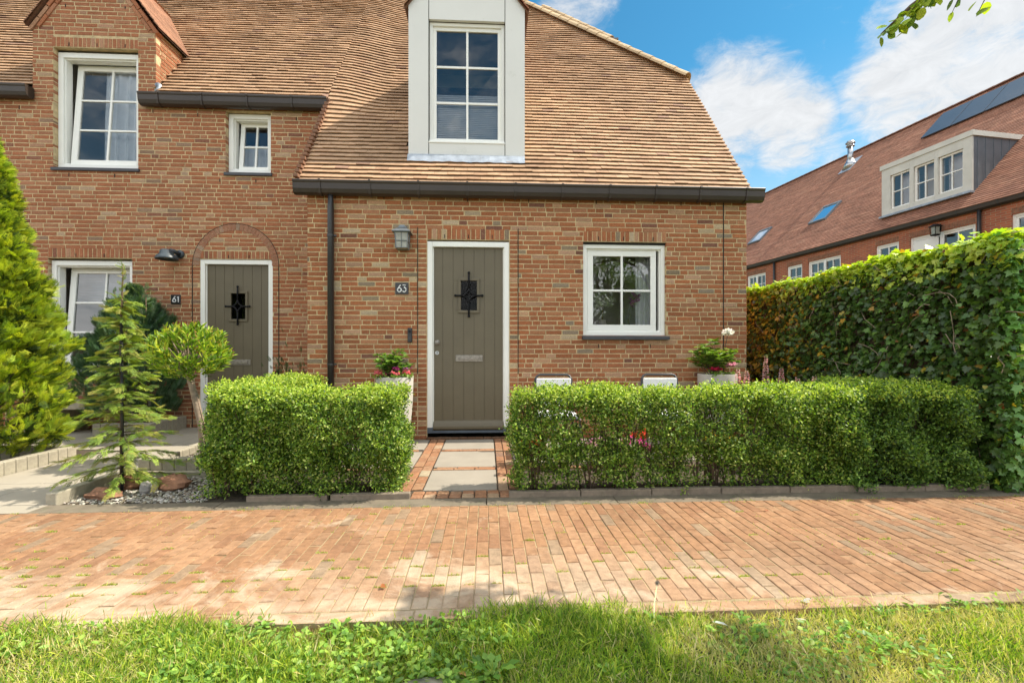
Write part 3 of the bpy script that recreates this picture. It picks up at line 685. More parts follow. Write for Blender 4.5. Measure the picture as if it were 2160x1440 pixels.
jb.box(pl_-.005, pl_+.005, DF+.02, DF+.03, za, 6.1); jb.box(pr_-.005, pr_+.005, DF+.02, DF+.03, za, 6.1); jb.build('panel_joint', M['mastic'], dorm)
# window set in the dormer: parts hang under the dormer
wx0, wx1, wz0, wz1 = pl_+.004, pr_-.004, 3.99, 5.652
f = MB(); yf = DF+.05; fw = .045
f.box(wx0, wx1, yf-.03, yf+.09, wz0, wz0+.035); f.box(wx0, wx1, yf+.01, yf+.09, wz1-fw, wz1); f.box(wx0, wx0+fw, yf+.01, yf+.09, wz0+.035, wz1-fw); f.box(wx1-fw, wx1, yf+.01, yf+.09, wz0+.035, wz1-fw)
f.box(wx0-.004, wx1+.004, DF-.008, DF+.02, wz0-.012, wz0+.006)
f.build('window_frame', M['white'], dorm, bevel=.003)
f = MB(); panes = bars(f, wx0+fw, wx1-fw, wz0+.037, wz1-fw-.002, yf+.035, yf+.075, .048, 2, 3, .03); f.build('window_sash', M['white'], dorm, bevel=.003)
for a, b, c, d in panes:
    pb = MB(); e = rnd.uniform(-.002, .002); pb.quad((a, yf+.055+e, c), (b, yf+.055-e, c), (b, yf+.055, d), (a, yf+.055, d)); pb.build('pane', M['glass'], dorm)
rb_ = MB(); x, X, y, Yd, z, Z = DL+.04, DR-.04, yf+.1, 1.6, 3.95, 5.7
rb_.quad((x, Yd, z), (X, Yd, z), (X, Yd, Z), (x, Yd, Z)); rb_.quad((x, y, z), (x, Yd, z), (x, Yd, Z), (x, y, Z)); rb_.quad((X, y, z), (X, Yd, z), (X, Yd, Z), (X, y, Z)); rb_.quad((x, y, z), (X, y, z), (X, Yd, z), (x, Yd, z)); rb_.quad((x, y, Z), (X, y, Z), (X, Yd, Z), (x, Yd, Z))
rb_.build('room_lining', M['room'], dorm)
# dormer roof with tiled verge
dr = MB(); slope = (zap-ze_)/(DCx-DL); ov = .055
for sg in (-1, 1):
    L = math.hypot(DCx-DL+ov, (DCx-DL+ov)*slope); nC = int(L/.098)
    for i in range(nC+1):
        t0 = i/nC; x0 = DCx+sg*(DCx-DL+ov)*(1-t0); z0 = zap+.03-(DCx-DL+ov)*(1-t0)*slope; t1 = min(1, (i+1.2)/nC); x1 = DCx+sg*(DCx-DL+ov)*(1-t1); z1 = zap+.03-(DCx-DL+ov)*(1-t1)*slope
        yy = DF-.05; ye = EY+(z0-EZ)/TA+.1; k = 0
        while yy < ye:
            y2 = min(yy+.17, ye); l = .02+rnd.uniform(-.003, .003)
            dr.add([(x0, yy, z0+l), (x0, y2-.002, z0+l), (x1, y2-.002, z1+.006), (x1, yy, z1+.006), (x0, yy, z0+l-.02), (x0, y2-.002, z0+l-.02), (x1, yy, z1-.014)],
                   [(0, 1, 2, 3), (4, 5, 1, 0), (4, 0, 3, 6)], (.34, .13, .07) if rnd.random() < .8 else (.42, .22, .12)); yy += .172
    dr.add([(DCx+sg*(DCx-DL+ov-.01), DF-.04, zap-.0-(DCx-DL+ov)*slope), (DCx, DF-.04, zap), (DCx, EY+(zap-EZ)/TA, zap), (DCx+sg*(DCx-DL+ov-.01), EY+(ze_-EZ)/TA, zap-(DCx-DL+ov)*slope)], [(0, 1, 2, 3)], (.2, .1, .06))
dr.build('dormer_roof', M['tile'], dorm)
fl = MB(); yq = EY+(za-EZ)/TA; px_ = 30
for i in range(px_):
    xa = DL-.005+(DR-DL)*i/px_; xb = DL-.005+(DR-DL)*(i+1)/px_; wa = .012*math.sin(i*1.9)+.008*math.sin(i*.7); wb2 = .012*math.sin((i+1)*1.9)+.008*math.sin((i+1)*.7)
    A = (xa, DF-.002, za+.02); B = (xb, DF-.002, za+.02); C = (xb, DF-.045, za-.010+wb2*.4); D = (xa, DF-.045, za-.010+wa*.4)
    E_ = (xb, DF-.10, roofz(0, DF-.10)+.062+wb2*.3); F_ = (xa, DF-.10, roofz(0, DF-.10)+.062+wa*.3)
    fl.add([A, B, C, D, E_, F_], [(0, 3, 2, 1), (3, 5, 4, 2)])
fl.build('lead_flashing', M['lead'], dorm, smooth=True)

# ------------------------------------------------------------------ house number 61
h61 = empty('brick_house', 'set-back brick cottage with brick gabled dormer and taupe door numbered 61', 'house', (-6, 3, 0), 'joined brick dwellings')
wb = MB(); fr = frY(S); XL = -10.5
D61 = (-4.322, -3.252, -.2, 2.535); WA = (-6.425, -5.215, 3.86, 5.66); WB = (-3.945, -3.280, 3.835, 4.78); WC = (-6.50, -5.30, .80, 2.53)
holes = [D61, WA, WB, WC, (D61[0], D61[1], 2.535, 2.66), (WA[0], WA[1], 5.66, 5.81), (WC[0], WC[1], 2.53, 2.68)]
def tint61():
    c = brick_tint(); k = (.34, .13, .07); return tuple(a*.7+b*.3 for a, b in zip(c, k))
brick_field(wb, fr, XL, -2.31, -.06, 4.87, holes, seed=21, tintf=tint61)
mortar_field(wb, fr, XL, -2.31, -.06, 4.89, [D61, WA, WB, WC], mi=1)
GL, GR = -6.715, -4.955; GC = (GL+GR)/2; GS = math.tan(R(54))
def gb(z): 
    k = max(0, z-5.95)/GS; return (GL+k, GR-k)
brick_field(wb, fr, GL, GR, 4.872, 7.1, holes, bounds=gb, seed=33, tintf=tint61)
mortar_field(wb, fr, GL+.003, GR-.003, 4.89, 5.95, [WA], mi=1)
mortar_field(wb, fr, GL, GR, 5.95, 7.15, bounds=gb, mi=1)
soldiers(wb, fr, D61[0], D61[1], 2.54, 2.66, tintf=tint61); soldiers(wb, fr, WA[0]-.02, WA[1], 5.665, 5.81, tintf=tint61); soldiers(wb, fr, WC[0], WC[1], 2.535, 2.68, tintf=tint61)
# raking brick band under the gable verge
for sg in (-1, 1):
    L = (GR-GC)/math.cos(math.atan(GS)); nn_ = int(L/.225)
    for i in range(nn_+1):
        def rk(u, d, z, sg=sg):
            x = GC+sg*((GR-GC)+.06-(u*math.cos(math.atan(GS))+z*math.sin(math.atan(GS)))); zz_ = 5.93+u*math.sin(math.atan(GS))-z*math.cos(math.atan(GS)); return (x, S-d, zz_)
        if sg == 1: f2 = rk
        else: f2 = rk
        for r_ in (0, 1): one_brick(wb, f2, i*.218+(.1 if r_ else 0), i*.218+.208+(.1 if r_ else 0), .02+r_*.062, .072+r_*.062, .09, .022-.008*r_, tint61())
# dormer cheeks
for X, frs in ((GR, frXp), (GL, frXm)):
    def cb_(z): return (S+.10, max(S+.11, 1.05+(z-4.93)/TA+.02))
    brick_field(wb, frs(X), S+.10, S+1.0, 4.80, 5.94, bounds=cb_, seed=41, tintf=tint61)
    xx = X-.007 if X == GR else X+.007
    wb.add([(xx, S+.01, 4.8), (xx, S+1.1, 5.97), (xx, S+.01, 5.97)], [(0, 1, 2)], mi=1)
# arch line and the joint round the door
ac = (-3.795, 2.44); ar = .635; arc = [(ac[0]+ar*math.cos(R(a)), S-.002, ac[1]+ar*math.sin(R(a))) for a in range(0, 181, 9)]
for k_ in range(30):
    a0, a1 = math.pi*k_/30+.008, math.pi*(k_+1)/30-.008
    def fa(u, d, z): return (ac[0]+z*math.cos(u), S-d, ac[1]+z*math.sin(u))
    t_ = tint61(); t_ = tuple(.7*a+.3*b for a, b in zip(t_, (.27, .22, .17)))
    vs = [fa(u, d, z) for z in (.535, .63) for d in (-.05, .003) for u in (a0, a1)]
    wb.add(vs, [(0, 1, 3, 2), (4, 6, 7, 5), (2, 3, 7, 6), (0, 2, 6, 4), (1, 5, 7, 3)], t_, 0)
wb.tube(arc+[], .0045, 4, mi=2); wb.box(ac[0]-ar-.005, ac[0]-ar+.005, S-.006, S+.03, 0, 2.44, mi=2); wb.box(ac[0]+ar-.005, ac[0]+ar+.005, S-.006, S+.03, 0, 2.44, mi=2)
for x, z in [(-6.9, 4.72), (-5.0, 4.72), (-4.35, 4.68), (-2.9, 4.66), (-4.03, 3.70), (-3.5, 3.70), (-6.2, 3.74), (-5.55, 3.74), (-6.2, 5.68), (-5.8, 5.68), (-5.4, 5.68), (-6.25, 6.25), (-5.4, 6.25), (-3.9, 2.55), (-3.6, 2.55), (-6.1, 2.55), (-5.7, 2.55)]:
    wb.box(x-.005, x+.005, S-.004, S+.03, z, z+.05, mi=2)
wb.box(XL, -2.2, 10.1, 10.2, -.06, 3.3, mi=1)
wb.build('wall', [M['brick'], M['mortar'], M['mastic']], h61)
door(h61, D61[0], .0, S, W=1.07, H=2.53)
window(h61, WA[0]+.005, WA[1]-.005, WA[2]+.02, WA[3]-.035, S+.03, 2, 3, fw=.075, sw=.085, tilt=4.8, inset=(.06, -.05), depth=.14, room=(.2, 1.0), label='tall white six-pane window tilted open in the brick dormer')
window(h61, WB[0]+.005, WB[1]-.005, WB[2]+.02, WB[3]-.01, S+.03, 2, 2, fw=.07, sw=.062, tilt=6, inset=(.05, -.03), depth=.14, label='small white four-pane window tilted open under the gutter')
window(h61, WC[0]+.005, WC[1]-.005, WC[2]+.03, WC[3]-.03, S+.01, 2, 3, fw=.07, sw=.085, tilt=5, inset=(.06, -.05), depth=.14, label='white six-pane window tilted open behind the conifers')

def b61(y, z): return (XL, -2.408)
def skip61(x, z):
    if GL-.02 < x < GR+.02 and z < 5.98: return True
    return GL < x < GR and z < 7.1-abs(x-GC)*GS
rb = MB(); tile_roof(rb, 1.05, 5.1, b61, skip61)
for i in range(8):
    y0, y1 = 1.07+(yr-1.07)*i/8, 1.07+(yr-1.07)*(i+1)/8
    for a, b in ((XL, GL), (GR, -3.3), (-3.3, -2.85), (-2.85, -2.4)) + (((GL, GR),) if y0 > 2.7 else ()):
        rb.quad(rp(a, y0), rp(b, y0), rp(b, y1), rp(a, y1), (.1, .06, .04))
rb.add([(XL, yb, EZ), (-2.4, yb, EZ), (-2.4, yr, zr_-.03), (XL, yr, zr_+.1)], [(0, 1, 2, 3)], (.40, .22, .12))
rb.quad((XL, 1.07, roofz(-5, 1.07)-.03), (XL, yr, zr_+.1), (XL, yb, EZ), (XL, yb-.5, 0), (.3, .2, .15))
roof61 = rb.build('roof', M['tile'], h61)
hb = MB(); ridge_row(hb, (-2.4, yr, zr_+.06), (XL, yr, zr_+.16), int((-2.4-XL)/.3), .10); hb.build('ridge_tiles', M['tile'], roof61)
# gabled roof over the brick dormer
dr = MB(); ov = .075; half = GR-GC+ov; zapx = 5.97+half*GS+.0
for sg in (-1, 1):
    L = half/math.cos(math.atan(GS)); nC = int(L/.098)
    for i in range(nC+1):
        t0 = i/nC; t1 = min(1.02, (i+1.2)/nC); x0 = GC+sg*half*(1-t0); z0 = zapx-half*(1-t0)*GS; x1 = GC+sg*half*(1-t1); z1 = zapx-half*(1-t1)*GS
        yy = S-.06; ye = 1.05+(z0-4.93)/TA+.12
        while yy < ye:
            y2 = min(yy+.17, ye); l = .022+rnd.uniform(-.003, .003); k = rnd.uniform(.8, 1.15)
            dr.add([(x0, yy, z0+l), (x0, y2-.002, z0+l), (x1, y2-.002, z1+.006), (x1, yy, z1+.006), (x0, yy, z0+l-.022), (x0, y2-.002, z0+l-.022), (x1, yy, z1-.016)],
                   [(0, 1, 2, 3), (4, 5, 1, 0), (4, 0, 3, 6)], (.34*k, .17*k, .10*k)); yy += .172
    dr.add([(GC+sg*(half-.01), S-.05, zapx-half*GS-.025), (GC, S-.05, zapx-.02), (GC, 1.1+(zapx-4.93)/TA, zapx-.02), (GC+sg*(half-.01), 1.1+(zapx-half*GS-4.93)/TA, zapx-half*GS-.025)], [(0, 1, 2, 3)], (.2, .1, .06))
dr.build('dormer_roof', M['tile'], h61)
fl = MB(); y_e = 1.05+(5.97-4.93)/TA
fl.tube([(GR+.02, S+.0, 4.985), (GR+.05, S-.03, 5.03), (GR+.045, S-.02, 5.12), (GR+.01, S+.05, 5.14)], [.03, .045, .045, .02], 8)
fl.build('lead_flashing', M['lead'], h61, smooth=True)
gutter(h61, -5.12, -2.40, S-.01, 4.955, 4, phase=.28, step=.64, label='short gutter over the small tilted window')
gutter(h61, XL, -6.675, S-.01, 5.02, 4, phase=.6, step=.66, label='gutter end left of the brick dormer')
eb = MB(); eb.box(-4.95, -2.36, S-.012, S+.1, 4.872, 4.92); eb.box(XL, -6.73, S-.012, S+.1, 4.872, 4.92); eb.build('eaves_board', M['gutter'], h61)

# ------------------------------------------------------------------ things fixed to the fronts
def digits(mb, s, x0, Y, z0, h, r):
    """stroked numerals lying on a plate"""
    def st(pts): mb.tube([(x0+a*h, Y, z0+b*h) for a, b in pts], r, 6)
    for ch in s:
        if ch == '6':
            st([(.50, 1.0), (.33, .80), (.16, .52), (.06, .33)]); st([(.31+.27*math.cos(R(a)), .28+.28*math.sin(R(a))) for a in range(0, 361, 20)])
        if ch == '3':
            st([(.06, .98), (.50, .98), (.27, .62)]); st([(.27+.27*math.cos(R(a)), .31+.31*math.sin(R(a))) for a in range(95, -150, -15)])
        if ch == '1': st([(.12, .78), (.30, .98), (.30, .0)])
        x0 += .72*h if ch != '1' else .5*h
def plate(x0, x1, z0, z1, Y, txt, label):
    p = MB(); p.box(x0, x1, Y-.014, Y-.002, z0, z1); o = p.build('house_number_sign', M['black'], None, bevel=.003); props(o, label, 'house number')
    d = MB(); h = (z1-z0)*.60; w = .72*h+(.58*h if txt[-1] == '3' else .34*h); digits(d, txt, (x0+x1)/2-w/2, Y-.015, (z0+z1)/2-h/2, h, .0075); d.build('numerals', M['whitepaint'], o)
plate(-1.185, -1.015, 1.885, 2.035, 0, '63', 'square black enamel sign reading 63 below the lantern')
plate(-4.735, -4.595, 1.855, 1.995, S, '61', 'square black enamel sign reading 61 beside the left door')

lan = empty('wall_lantern', 'grey metal square lantern with pyramid roof left of door 63', 'wall lamp', (-1.075, 0, 2.6))
b = MB(); b.box(-1.115, -1.035, -.012, -.001, 2.70, 2.765); b.box(-1.10, -1.05, -.03, -.012, 2.60, 2.76); b.tube([(-1.075, -.02, 2.725), (-1.075, -.10, 2.735)], .012, 8); b.build('wall_bracket', M['lampgrey'], lan, bevel=.002)
def frustum(mb, c, w0, w1, z0, z1, tint=(1, 1, 1)):
    x, y = c; vs = [(x+sx*w0, y+sy*w0, z0) for sx, sy in ((-1, -1), (1, -1), (1, 1), (-1, 1))]+[(x+sx*w1, y+sy*w1, z1) for sx, sy in ((-1, -1), (1, -1), (1, 1), (-1, 1))]
    mb.add(vs, [(3, 2, 1, 0), (4, 5, 6, 7), (0, 1, 5, 4), (1, 2, 6, 5), (2, 3, 7, 6), (3, 0, 4, 7)])
c = (-1.075, -.11); b = MB(); frustum(b, c, .112, .045, 2.662, 2.715); frustum(b, c, .045, .03, 2.715, 2.75); frustum(b, c, .116, .112, 2.652, 2.662); b.build('lamp_roof', M['lampgrey'], lan)
b = MB(); frustum(b, c, .066, .078, 2.455, 2.652); b.build('lamp_glass', M['frost'], lan)
b = MB()
for sx, sy in ((-1, -1), (1, -1), (1, 1), (-1, 1)): b.tube([(c[0]+sx*.069, c[1]+sy*.069, 2.45), (c[0]+sx*.081, c[1]+sy*.081, 2.655)], .006, 6)
for z, w in ((2.452, .073), (2.648, .084), (2.54, .076)): 
    for a, d in (((-1, -1), (1, -1)), ((1, -1), (1, 1)), ((1, 1), (-1, 1)), ((-1, 1), (-1, -1))): b.tube([(c[0]+a[0]*w, c[1]+a[1]*w, z), (c[0]+d[0]*w, c[1]+d[1]*w, z)], .0055, 6)
b.tube([(c[0], c[1]-.071, 2.452), (c[0], c[1]-.083, 2.65)], .004, 6); b.build('lamp_cage', M['lampgrey'], lan)

lb = empty('wall_lamp', 'round slate-blue barn lamp on the wall left of door 61', 'wall lamp', (-4.68, S, 2.55))
b = MB(); b.tube([(-4.60, S-.002, 2.60), (-4.60, S-.03, 2.60)], .06, 20); b.tube([(-4.60, S-.03, 2.60), (-4.62, S-.1, 2.62), (-4.66, S-.15, 2.63)], .03, 10); b.build('wall_bracket', M['lampblue'], lb, smooth=True)
b = MB(); b.lathe([(0, .15), (.06, .148), (.085, .13), (.09, .085), (.13, .05), (.145, .02), (.146, 0), (.14, 0), (.125, .045), (.08, .08), (0, .1)], (-4.69, S-.17, 2.49), 28); b.build('lamp_shade', M['lampblue'], lb, smooth=True)
b = MB(); b.lathe([(0, .03), (.03, .035), (.04, .06), (0, .09)], (-4.69, S-.17, 2.475), 14); b.build('bulb', M['frost'], lb, smooth=True)

b = MB(); b.box(-1.025, -.968, -.028, -.001, 1.262, 1.448); bell = b.build('doorbell', M['black'], None, bevel=.008); props(bell, 'slim black video doorbell left of door 63', 'doorbell')
b = MB(); b.tube([(-.997, -.028, 1.40), (-.997, -.033, 1.40)], .017, 16); b.build('lens', M['iron'], bell); b = MB(); b.tube([(-.997, -.028, 1.315), (-.997, -.032, 1.315)], .019, 16); b.build('button', M['pipe'], bell)
b = MB(); b.box(-4.545, -4.52, S-.02, S-.001, 1.3, 1.40)

# curtains, blinds and window flowers
def curtain(x0, x1, z0, z1, Y, label, folds=7, amp=.03, lean=0, group=None):
    n = folds*8; vs = []; fs = []
    for i in range(n+1):
        t = i/n; x = x0+(x1-x0)*t; y = Y+amp*math.sin(t*folds*2*math.pi+math.sin(t*9)); vs += [(x, y, z0), (x+lean*.1, y+.005, (z0+z1)/2), (x+lean, y, z1)]
    for i in range(n): fs += [(i*3, i*3+3, i*3+4, i*3+1), (i*3+1, i*3+4, i*3+5, i*3+2)]
    m = MB(); m.add(vs, fs); o = m.build('curtain', M['curtain'], None, smooth=True); return props(o, label, 'curtain', group)
curtain(-5.98, -5.22, 3.7, 5.7, S+.36, 'white curtain drawn across the tall tilted dormer window', 6, .035, .05)
curtain(-4.0, -3.2, 3.7, 4.4, S+.34, 'pale half curtain across the lower panes of the small window', 9, .012)
def blind(x0, x1, z0, z1, Y, label):
    m = MB(); z = z0
    while z < z1: m.box(x0, x1, Y, Y+.02, z, z+.019, T=Matrix.Identity(4)); z += .026
    o = m.build('window_blind', M['blind'], None); return props(o, label, 'blind')
blind(pl_+.06, pr_-.06, 4.05, 4.72, DF+.17, 'white slatted blind drawn up over the lowest panes of the white dormer')
blind(-6.5, -5.35, 1.9, 2.5, S+.5, 'pale slatted blind in the left ground floor window')
curtain(2.10, 2.38, 1.0, 2.62, .36, 'cream curtain hanging at the right of the four-pane window', 5, .03)

# ------------------------------------------------------------------ ground, paving, path, drive
g = MB(); g.box(-250, 250, -250, 250, -.6, -.10); props(g.build('ground', M['turf'], None), kind='structure')
# pavement of long clay bricks, length running away from the camera
PY0, PY1 = -3.98, -2.63
g = MB(); g.box(-14, 14, PY0-.105, PY1+.02, -.12, -.005); props(g.build('pavement_bed', M['sand'], None), kind='structure')
def pav_tint(x, y):
    r = rnd.random(); c = (.30, .160, .080) if r < .5 else (.325, .182, .096) if r < .75 else (.27, .138, .070) if r < .93 else (.26, .175, .105)
    k = rnd.uniform(.93, 1.07)
    s = min(1, max(0, .55*math.exp(-((y+3.85)/.22)**2)*(.5+.5*math.sin(x*1.7+1)+.2*math.sin(x*5))))
    return tuple(a*k*(1-s)+b*s for a, b in zip(c, (.50, .38, .26)))
def slab_brick(mb, x0, x1, y0, y1, z, tint, b=.004, j=.0016, rotz=0):
    J = lambda: rnd.uniform(-j, j); tz = [rnd.uniform(-.0018, .0018) for _ in range(4)]
    o = [(x0+J(), y0+J()), (x1+J(), y0+J()), (x1+J(), y1+J()), (x0+J(), y1+J())]; cx, cy = (x0+x1)/2, (y0+y1)/2
    i_ = [(x+(b if x < cx else -b), y+(b if y < cy else -b)) for x, y in o]
    vs = [(x, y, z-.05) for x, y in o]+[(x, y, z-b+t) for (x, y), t in zip(o, tz)]+[(x, y, z+t) for (x, y), t in zip(i_, tz)]
    fs = [(8, 9, 10, 11)]
    for k in range(4): k2 = (k+1) % 4; fs += [(k, k2, 4+k2, 4+k), (4+k, 4+k2, 8+k2, 8+k)]
    mb.add(vs, fs, tint)
pv = MB(); pitch = .0705; nx_ = int(20/pitch); moss = []
for i in range(nx_):
    x = -10+i*pitch+rnd.uniform(-.001, .001); y = PY0-.02+(.1025 if i % 2 else 0)+.008*math.sin(x*.8)
    ys = []
    if i % 2: slab_brick(pv, x, x+pitch-.0032, PY0-.02, y-.006, 0, pav_tint(x, y))
    while y < PY1-.02:
        y2 = min(y+.2, PY1); slab_brick(pv, x, x+pitch-.0032, y, y2-.001, rnd.uniform(-.002, .002), pav_tint(x, y)); moss.append((x+pitch/2, y2+.002)); y += .206+rnd.uniform(-.001, .001)
x = -10
while x < 10:
    slab_brick(pv, x, x+.2, PY0-.105, PY0-.032, -.002+rnd.uniform(-.002, .002), pav_tint(x, -3.98)); x += .206
props(pv.build('pavement', M['paver'], None), kind='structure')
# grey concrete strip between pavement and gardens
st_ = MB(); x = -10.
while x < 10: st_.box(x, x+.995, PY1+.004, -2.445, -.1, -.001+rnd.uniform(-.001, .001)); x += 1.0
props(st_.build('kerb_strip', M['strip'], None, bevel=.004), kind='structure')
# soil of the gardens
g = MB(); g.box(-12, 9, -2.44, 1.3, -.12, -.012); props(g.build('garden_soil', M['soil'], None), kind='structure')
# path to door 63
pt = MB(); pts = [(-2.235, -1.60), (-1.47, -.76), (-.63, -.05)]
xs_ = [(-.525, .085), (-1.35, -.735), (-2.05, -1.36), (.285, .90), (.98, 1.58), (1.66, 2.26), (2.34, 2.94)]
ps = MB()
for k, (a, b) in enumerate(pts):
    for j, (p, q) in enumerate(xs_):
        if j > 0 and k == 0: continue
        if j > 2 and k == 1: a2 = -1.30
        else: a2 = a
        ps.box(p, q, a2, b, -.05, .003+rnd.uniform(-.001, .001))
props(ps.build('path_slabs', M['slab'], None, bevel=.005), kind='structure')
pb = MB()
def pbt():
    c = brick_tint(); k = .25; return (c[0]*.75*(1-k)+.38*k, c[1]*.85*(1-k)+.26*k, c[2]*.85*(1-k)+.17*k)
for (a, b) in ((-.725, -.535), (.095, .275)):
    y = -2.25
    while y < -.05:
        w = (b-a)/2; slab_brick(pb, a+.004, a+w-.004, y, y+.192, .004+rnd.uniform(-.003, .003), pbt()); slab_brick(pb, a+w+.004, b-.004, y+.05, y+.05+.192, .004+rnd.uniform(-.003, .003), pbt()); y += .2
for y0 in (-1.585, -.745):
    x = -.52
    while x < .06: slab_brick(pb, x, min(x+.195, .085), y0+.01, y0+.055, .004, pbt()); slab_brick(pb, x+.03, min(x+.225, .085), y0+.062, y0+.105, .003, pbt()); x += .203
    for x0, x1 in ((-2.0, -.74), (.29, 2.9)):
        x = x0
        while x < x1-.2: slab_brick(pb, x, x+.195, y0+.03, y0+.09, .004, pbt()); x += .203
for r_ in range(2):
    x = -.60
    while x < .15: slab_brick(pb, x, x+.093, -2.435+r_*.088, -2.435+r_*.088+.078, .006+rnd.uniform(-.004, .004), pbt(), b=.008); x += .101
x = -.78
while x < .3: slab_brick(pb, x, x+.1, -.045, -.006, .03, tuple(c*.5 for c in pbt())); x += .106
props(pb.build('path_bricks', M['path_brick'], None), kind='structure')
# concrete drive and path to door 61
dv = MB()
def dslab(x0, x1, y0, y1): dv.box(x0+.004, x1-.004, y0+.004, y1-.004, -.08, .002+rnd.uniform(-.001, .001))
ysd = [-2.44, -1.85, -1.26, -.67, -.08, .51, 1.12]
for i in range(len(ysd)-1):
    dslab(-4.44, -3.86, ysd[i], ysd[i+1]); dslab(-3.86, -3.27, ysd[i], ysd[i+1])
for i in range(3, 6):
    for k in range(9): dslab(-4.45-.6*(k+1), -4.45-.6*k, ysd[i]+(.0 if i > 3 else .25), ysd[i+1])
dv.box(-4.44, -3.27, -2.62, -2.446, -.08, .0015)
props(dv.build('driveway', M['drive'], None, bevel=.004), kind='structure')

# upright concrete edging blocks, one object each
blk = MB(); blk.box(-.052, .052, -.045, .045, -.1, .125); blk0 = blk.build('edging_block', M['block'], None, bevel=.008)
used = [0]
def block(x, y, rz, h, label, group):
    o = blk0 if not used[0] else blk0.copy()
    if used[0]: COL.objects.link(o)
    used[0] = 1
    o.location = (x, y, h-.125+rnd.uniform(-.003, .003)); o.rotation_euler = (0, 0, rz+rnd.uniform(-.02, .02)); props(o, label, 'edging block', group)
y = -2.38
while y < -.80: block(-4.49, y, R(90), .125, 'upright pale concrete edging block in the row beside the big yellow-green conifer', 'edging blocks of the left conifer bed'); y += .1085
x = -4.6
while x > -6.5: block(x, -.80, 0, .125, 'upright concrete edging block at the back of the left conifer bed', 'edging blocks behind the left conifer bed'); x -= .1085
x = -3.17
while x < -2.3: block(x, -1.58, 0, .155, 'upright grey concrete edging block in the short row behind the staked young conifer', 'edging blocks behind the young conifer'); x += .1085
y = -1.47
while y < -.2: block(-3.2, y, R(90), .12, 'low concrete edging block in the row beside the ball-headed shrub bed', 'edging blocks beside the lollipop shrub'); y += .1085
y = .42
while y < 1.08: block(-4.54, y, R(90), .18, 'tall grey concrete edging block in front of the dark juniper', 'edging blocks by the juniper'); y += .1085
x = -4.65
while x > -5.3: block(x, .42, 0, .18, 'grey concrete edging block on the corner under the dark juniper', 'edging blocks under the juniper'); x -= .1085
k = MB(); k.box(-3.30, -3.22, -2.44, -1.66, -.06, .085); o = k.build('concrete_kerb', M['block'], None, bevel=.008); props(o, 'weathered low concrete kerb between drive and pebble bed', 'kerb')
k = MB(); k.box(-3.215, -2.35, -1.70, -1.64, -.06, .045); o = k.build('concrete_kerb', M['block'], None, bevel=.006); props(o, 'thin concrete kerb at the foot of the upright block row', 'kerb')
# planks / boards along the hedges
pk = MB(); pk.box(0, .566, -.028, .028, -.06, .052); pk0 = pk.build('edging_board', M['plank'], None, bevel=.006); first = True
for i, x in enumerate([.175+.572*i for i in range(7)]+[-1.835, -1.205]):
    o = pk0 if first else pk0.copy()
    if not first: COL.objects.link(o)
    first = False; o.location = (x, -2.425+(.0 if i > 6 else -.012*i/6), rnd.uniform(-.012, .0)); o.rotation_euler = (0, rnd.uniform(-.006, .006), rnd.uniform(-.012, .008))
    if i > 6: o.scale = (1.07, 1, 1); lab = 'grey weathered edging board under the left hedge, '+('outer one' if i == 7 else 'one beside the brick path'); props(o, lab, 'edging board', 'edging boards under the hedges')
    else: props(o, 'weathered edging board, number %s of seven from the path under the long right hedge' % ['one', 'two', 'three', 'four', 'five', 'six', 'seven'][i], 'edging board', 'edging boards under the hedges')
# concrete bench under the left window
bn = empty('garden_bench', 'low grey concrete bench against the wall behind the conifers', 'bench', (-5.3, .8, 0))
b = MB(); b.box(-6.0, -4.9+.0, .62, 1.1, .34, .44); b.build('bench_top', M['block'], bn, bevel=.01)
for x in (-6.0, -5.02): b = MB(); b.box(x, x+.12, .62, 1.1, .0, .339); b.build('bench_leg', M['block'], bn, bevel=.008)

# stones by the young conifer
def rock(c, r, label, mat, seed):
    g_ = random.Random(seed); m = MB(); n, k = 12, 7; vs = []; 
    for i in range(k+1):
        for j in range(n):
            a = math.pi*i/k; b = 2*math.pi*j/n; w = 1+g_.uniform(-.13, .13)+.12*math.sin(i*1.7+j*1.1+seed)
            vs.append((c[0]+r[0]*math.sin(a)*math.cos(b)*w, c[1]+r[1]*math.sin(a)*math.sin(b)*w, c[2]+r[2]*math.cos(a)*w))
    fs = [(i*n+j, (i+1)*n+j, (i+1)*n+(j+1) % n, i*n+(j+1) % n) for i in range(k) for j in range(n)]
    m.add(vs, fs); o = m.build('rock', mat, None, bevel=.006); props(o, label, 'rock')
rock((-3.02, -2.27, .02), (.13, .07, .05), 'flat brown rock lying in front of the young conifer', M['stone'], 1)
rock((-2.99, -2.02, .05), (.10, .09, .085), 'reddish rock just left of the black stake', M['stone'], 2)
rock((-2.62, -2.06, .04), (.13, .08, .075), 'rust-red rock right of the young conifer', M['stone'], 3)
rock((-2.76, -2.15, .035), (.07, .06, .055), 'small pale grey rock between the red rocks', M['stone2'], 4)
rock((-2.58, -1.35, .07), (.16, .12, .08), 'mossy brown rock in the bed behind the block row', M['stone'], 5)
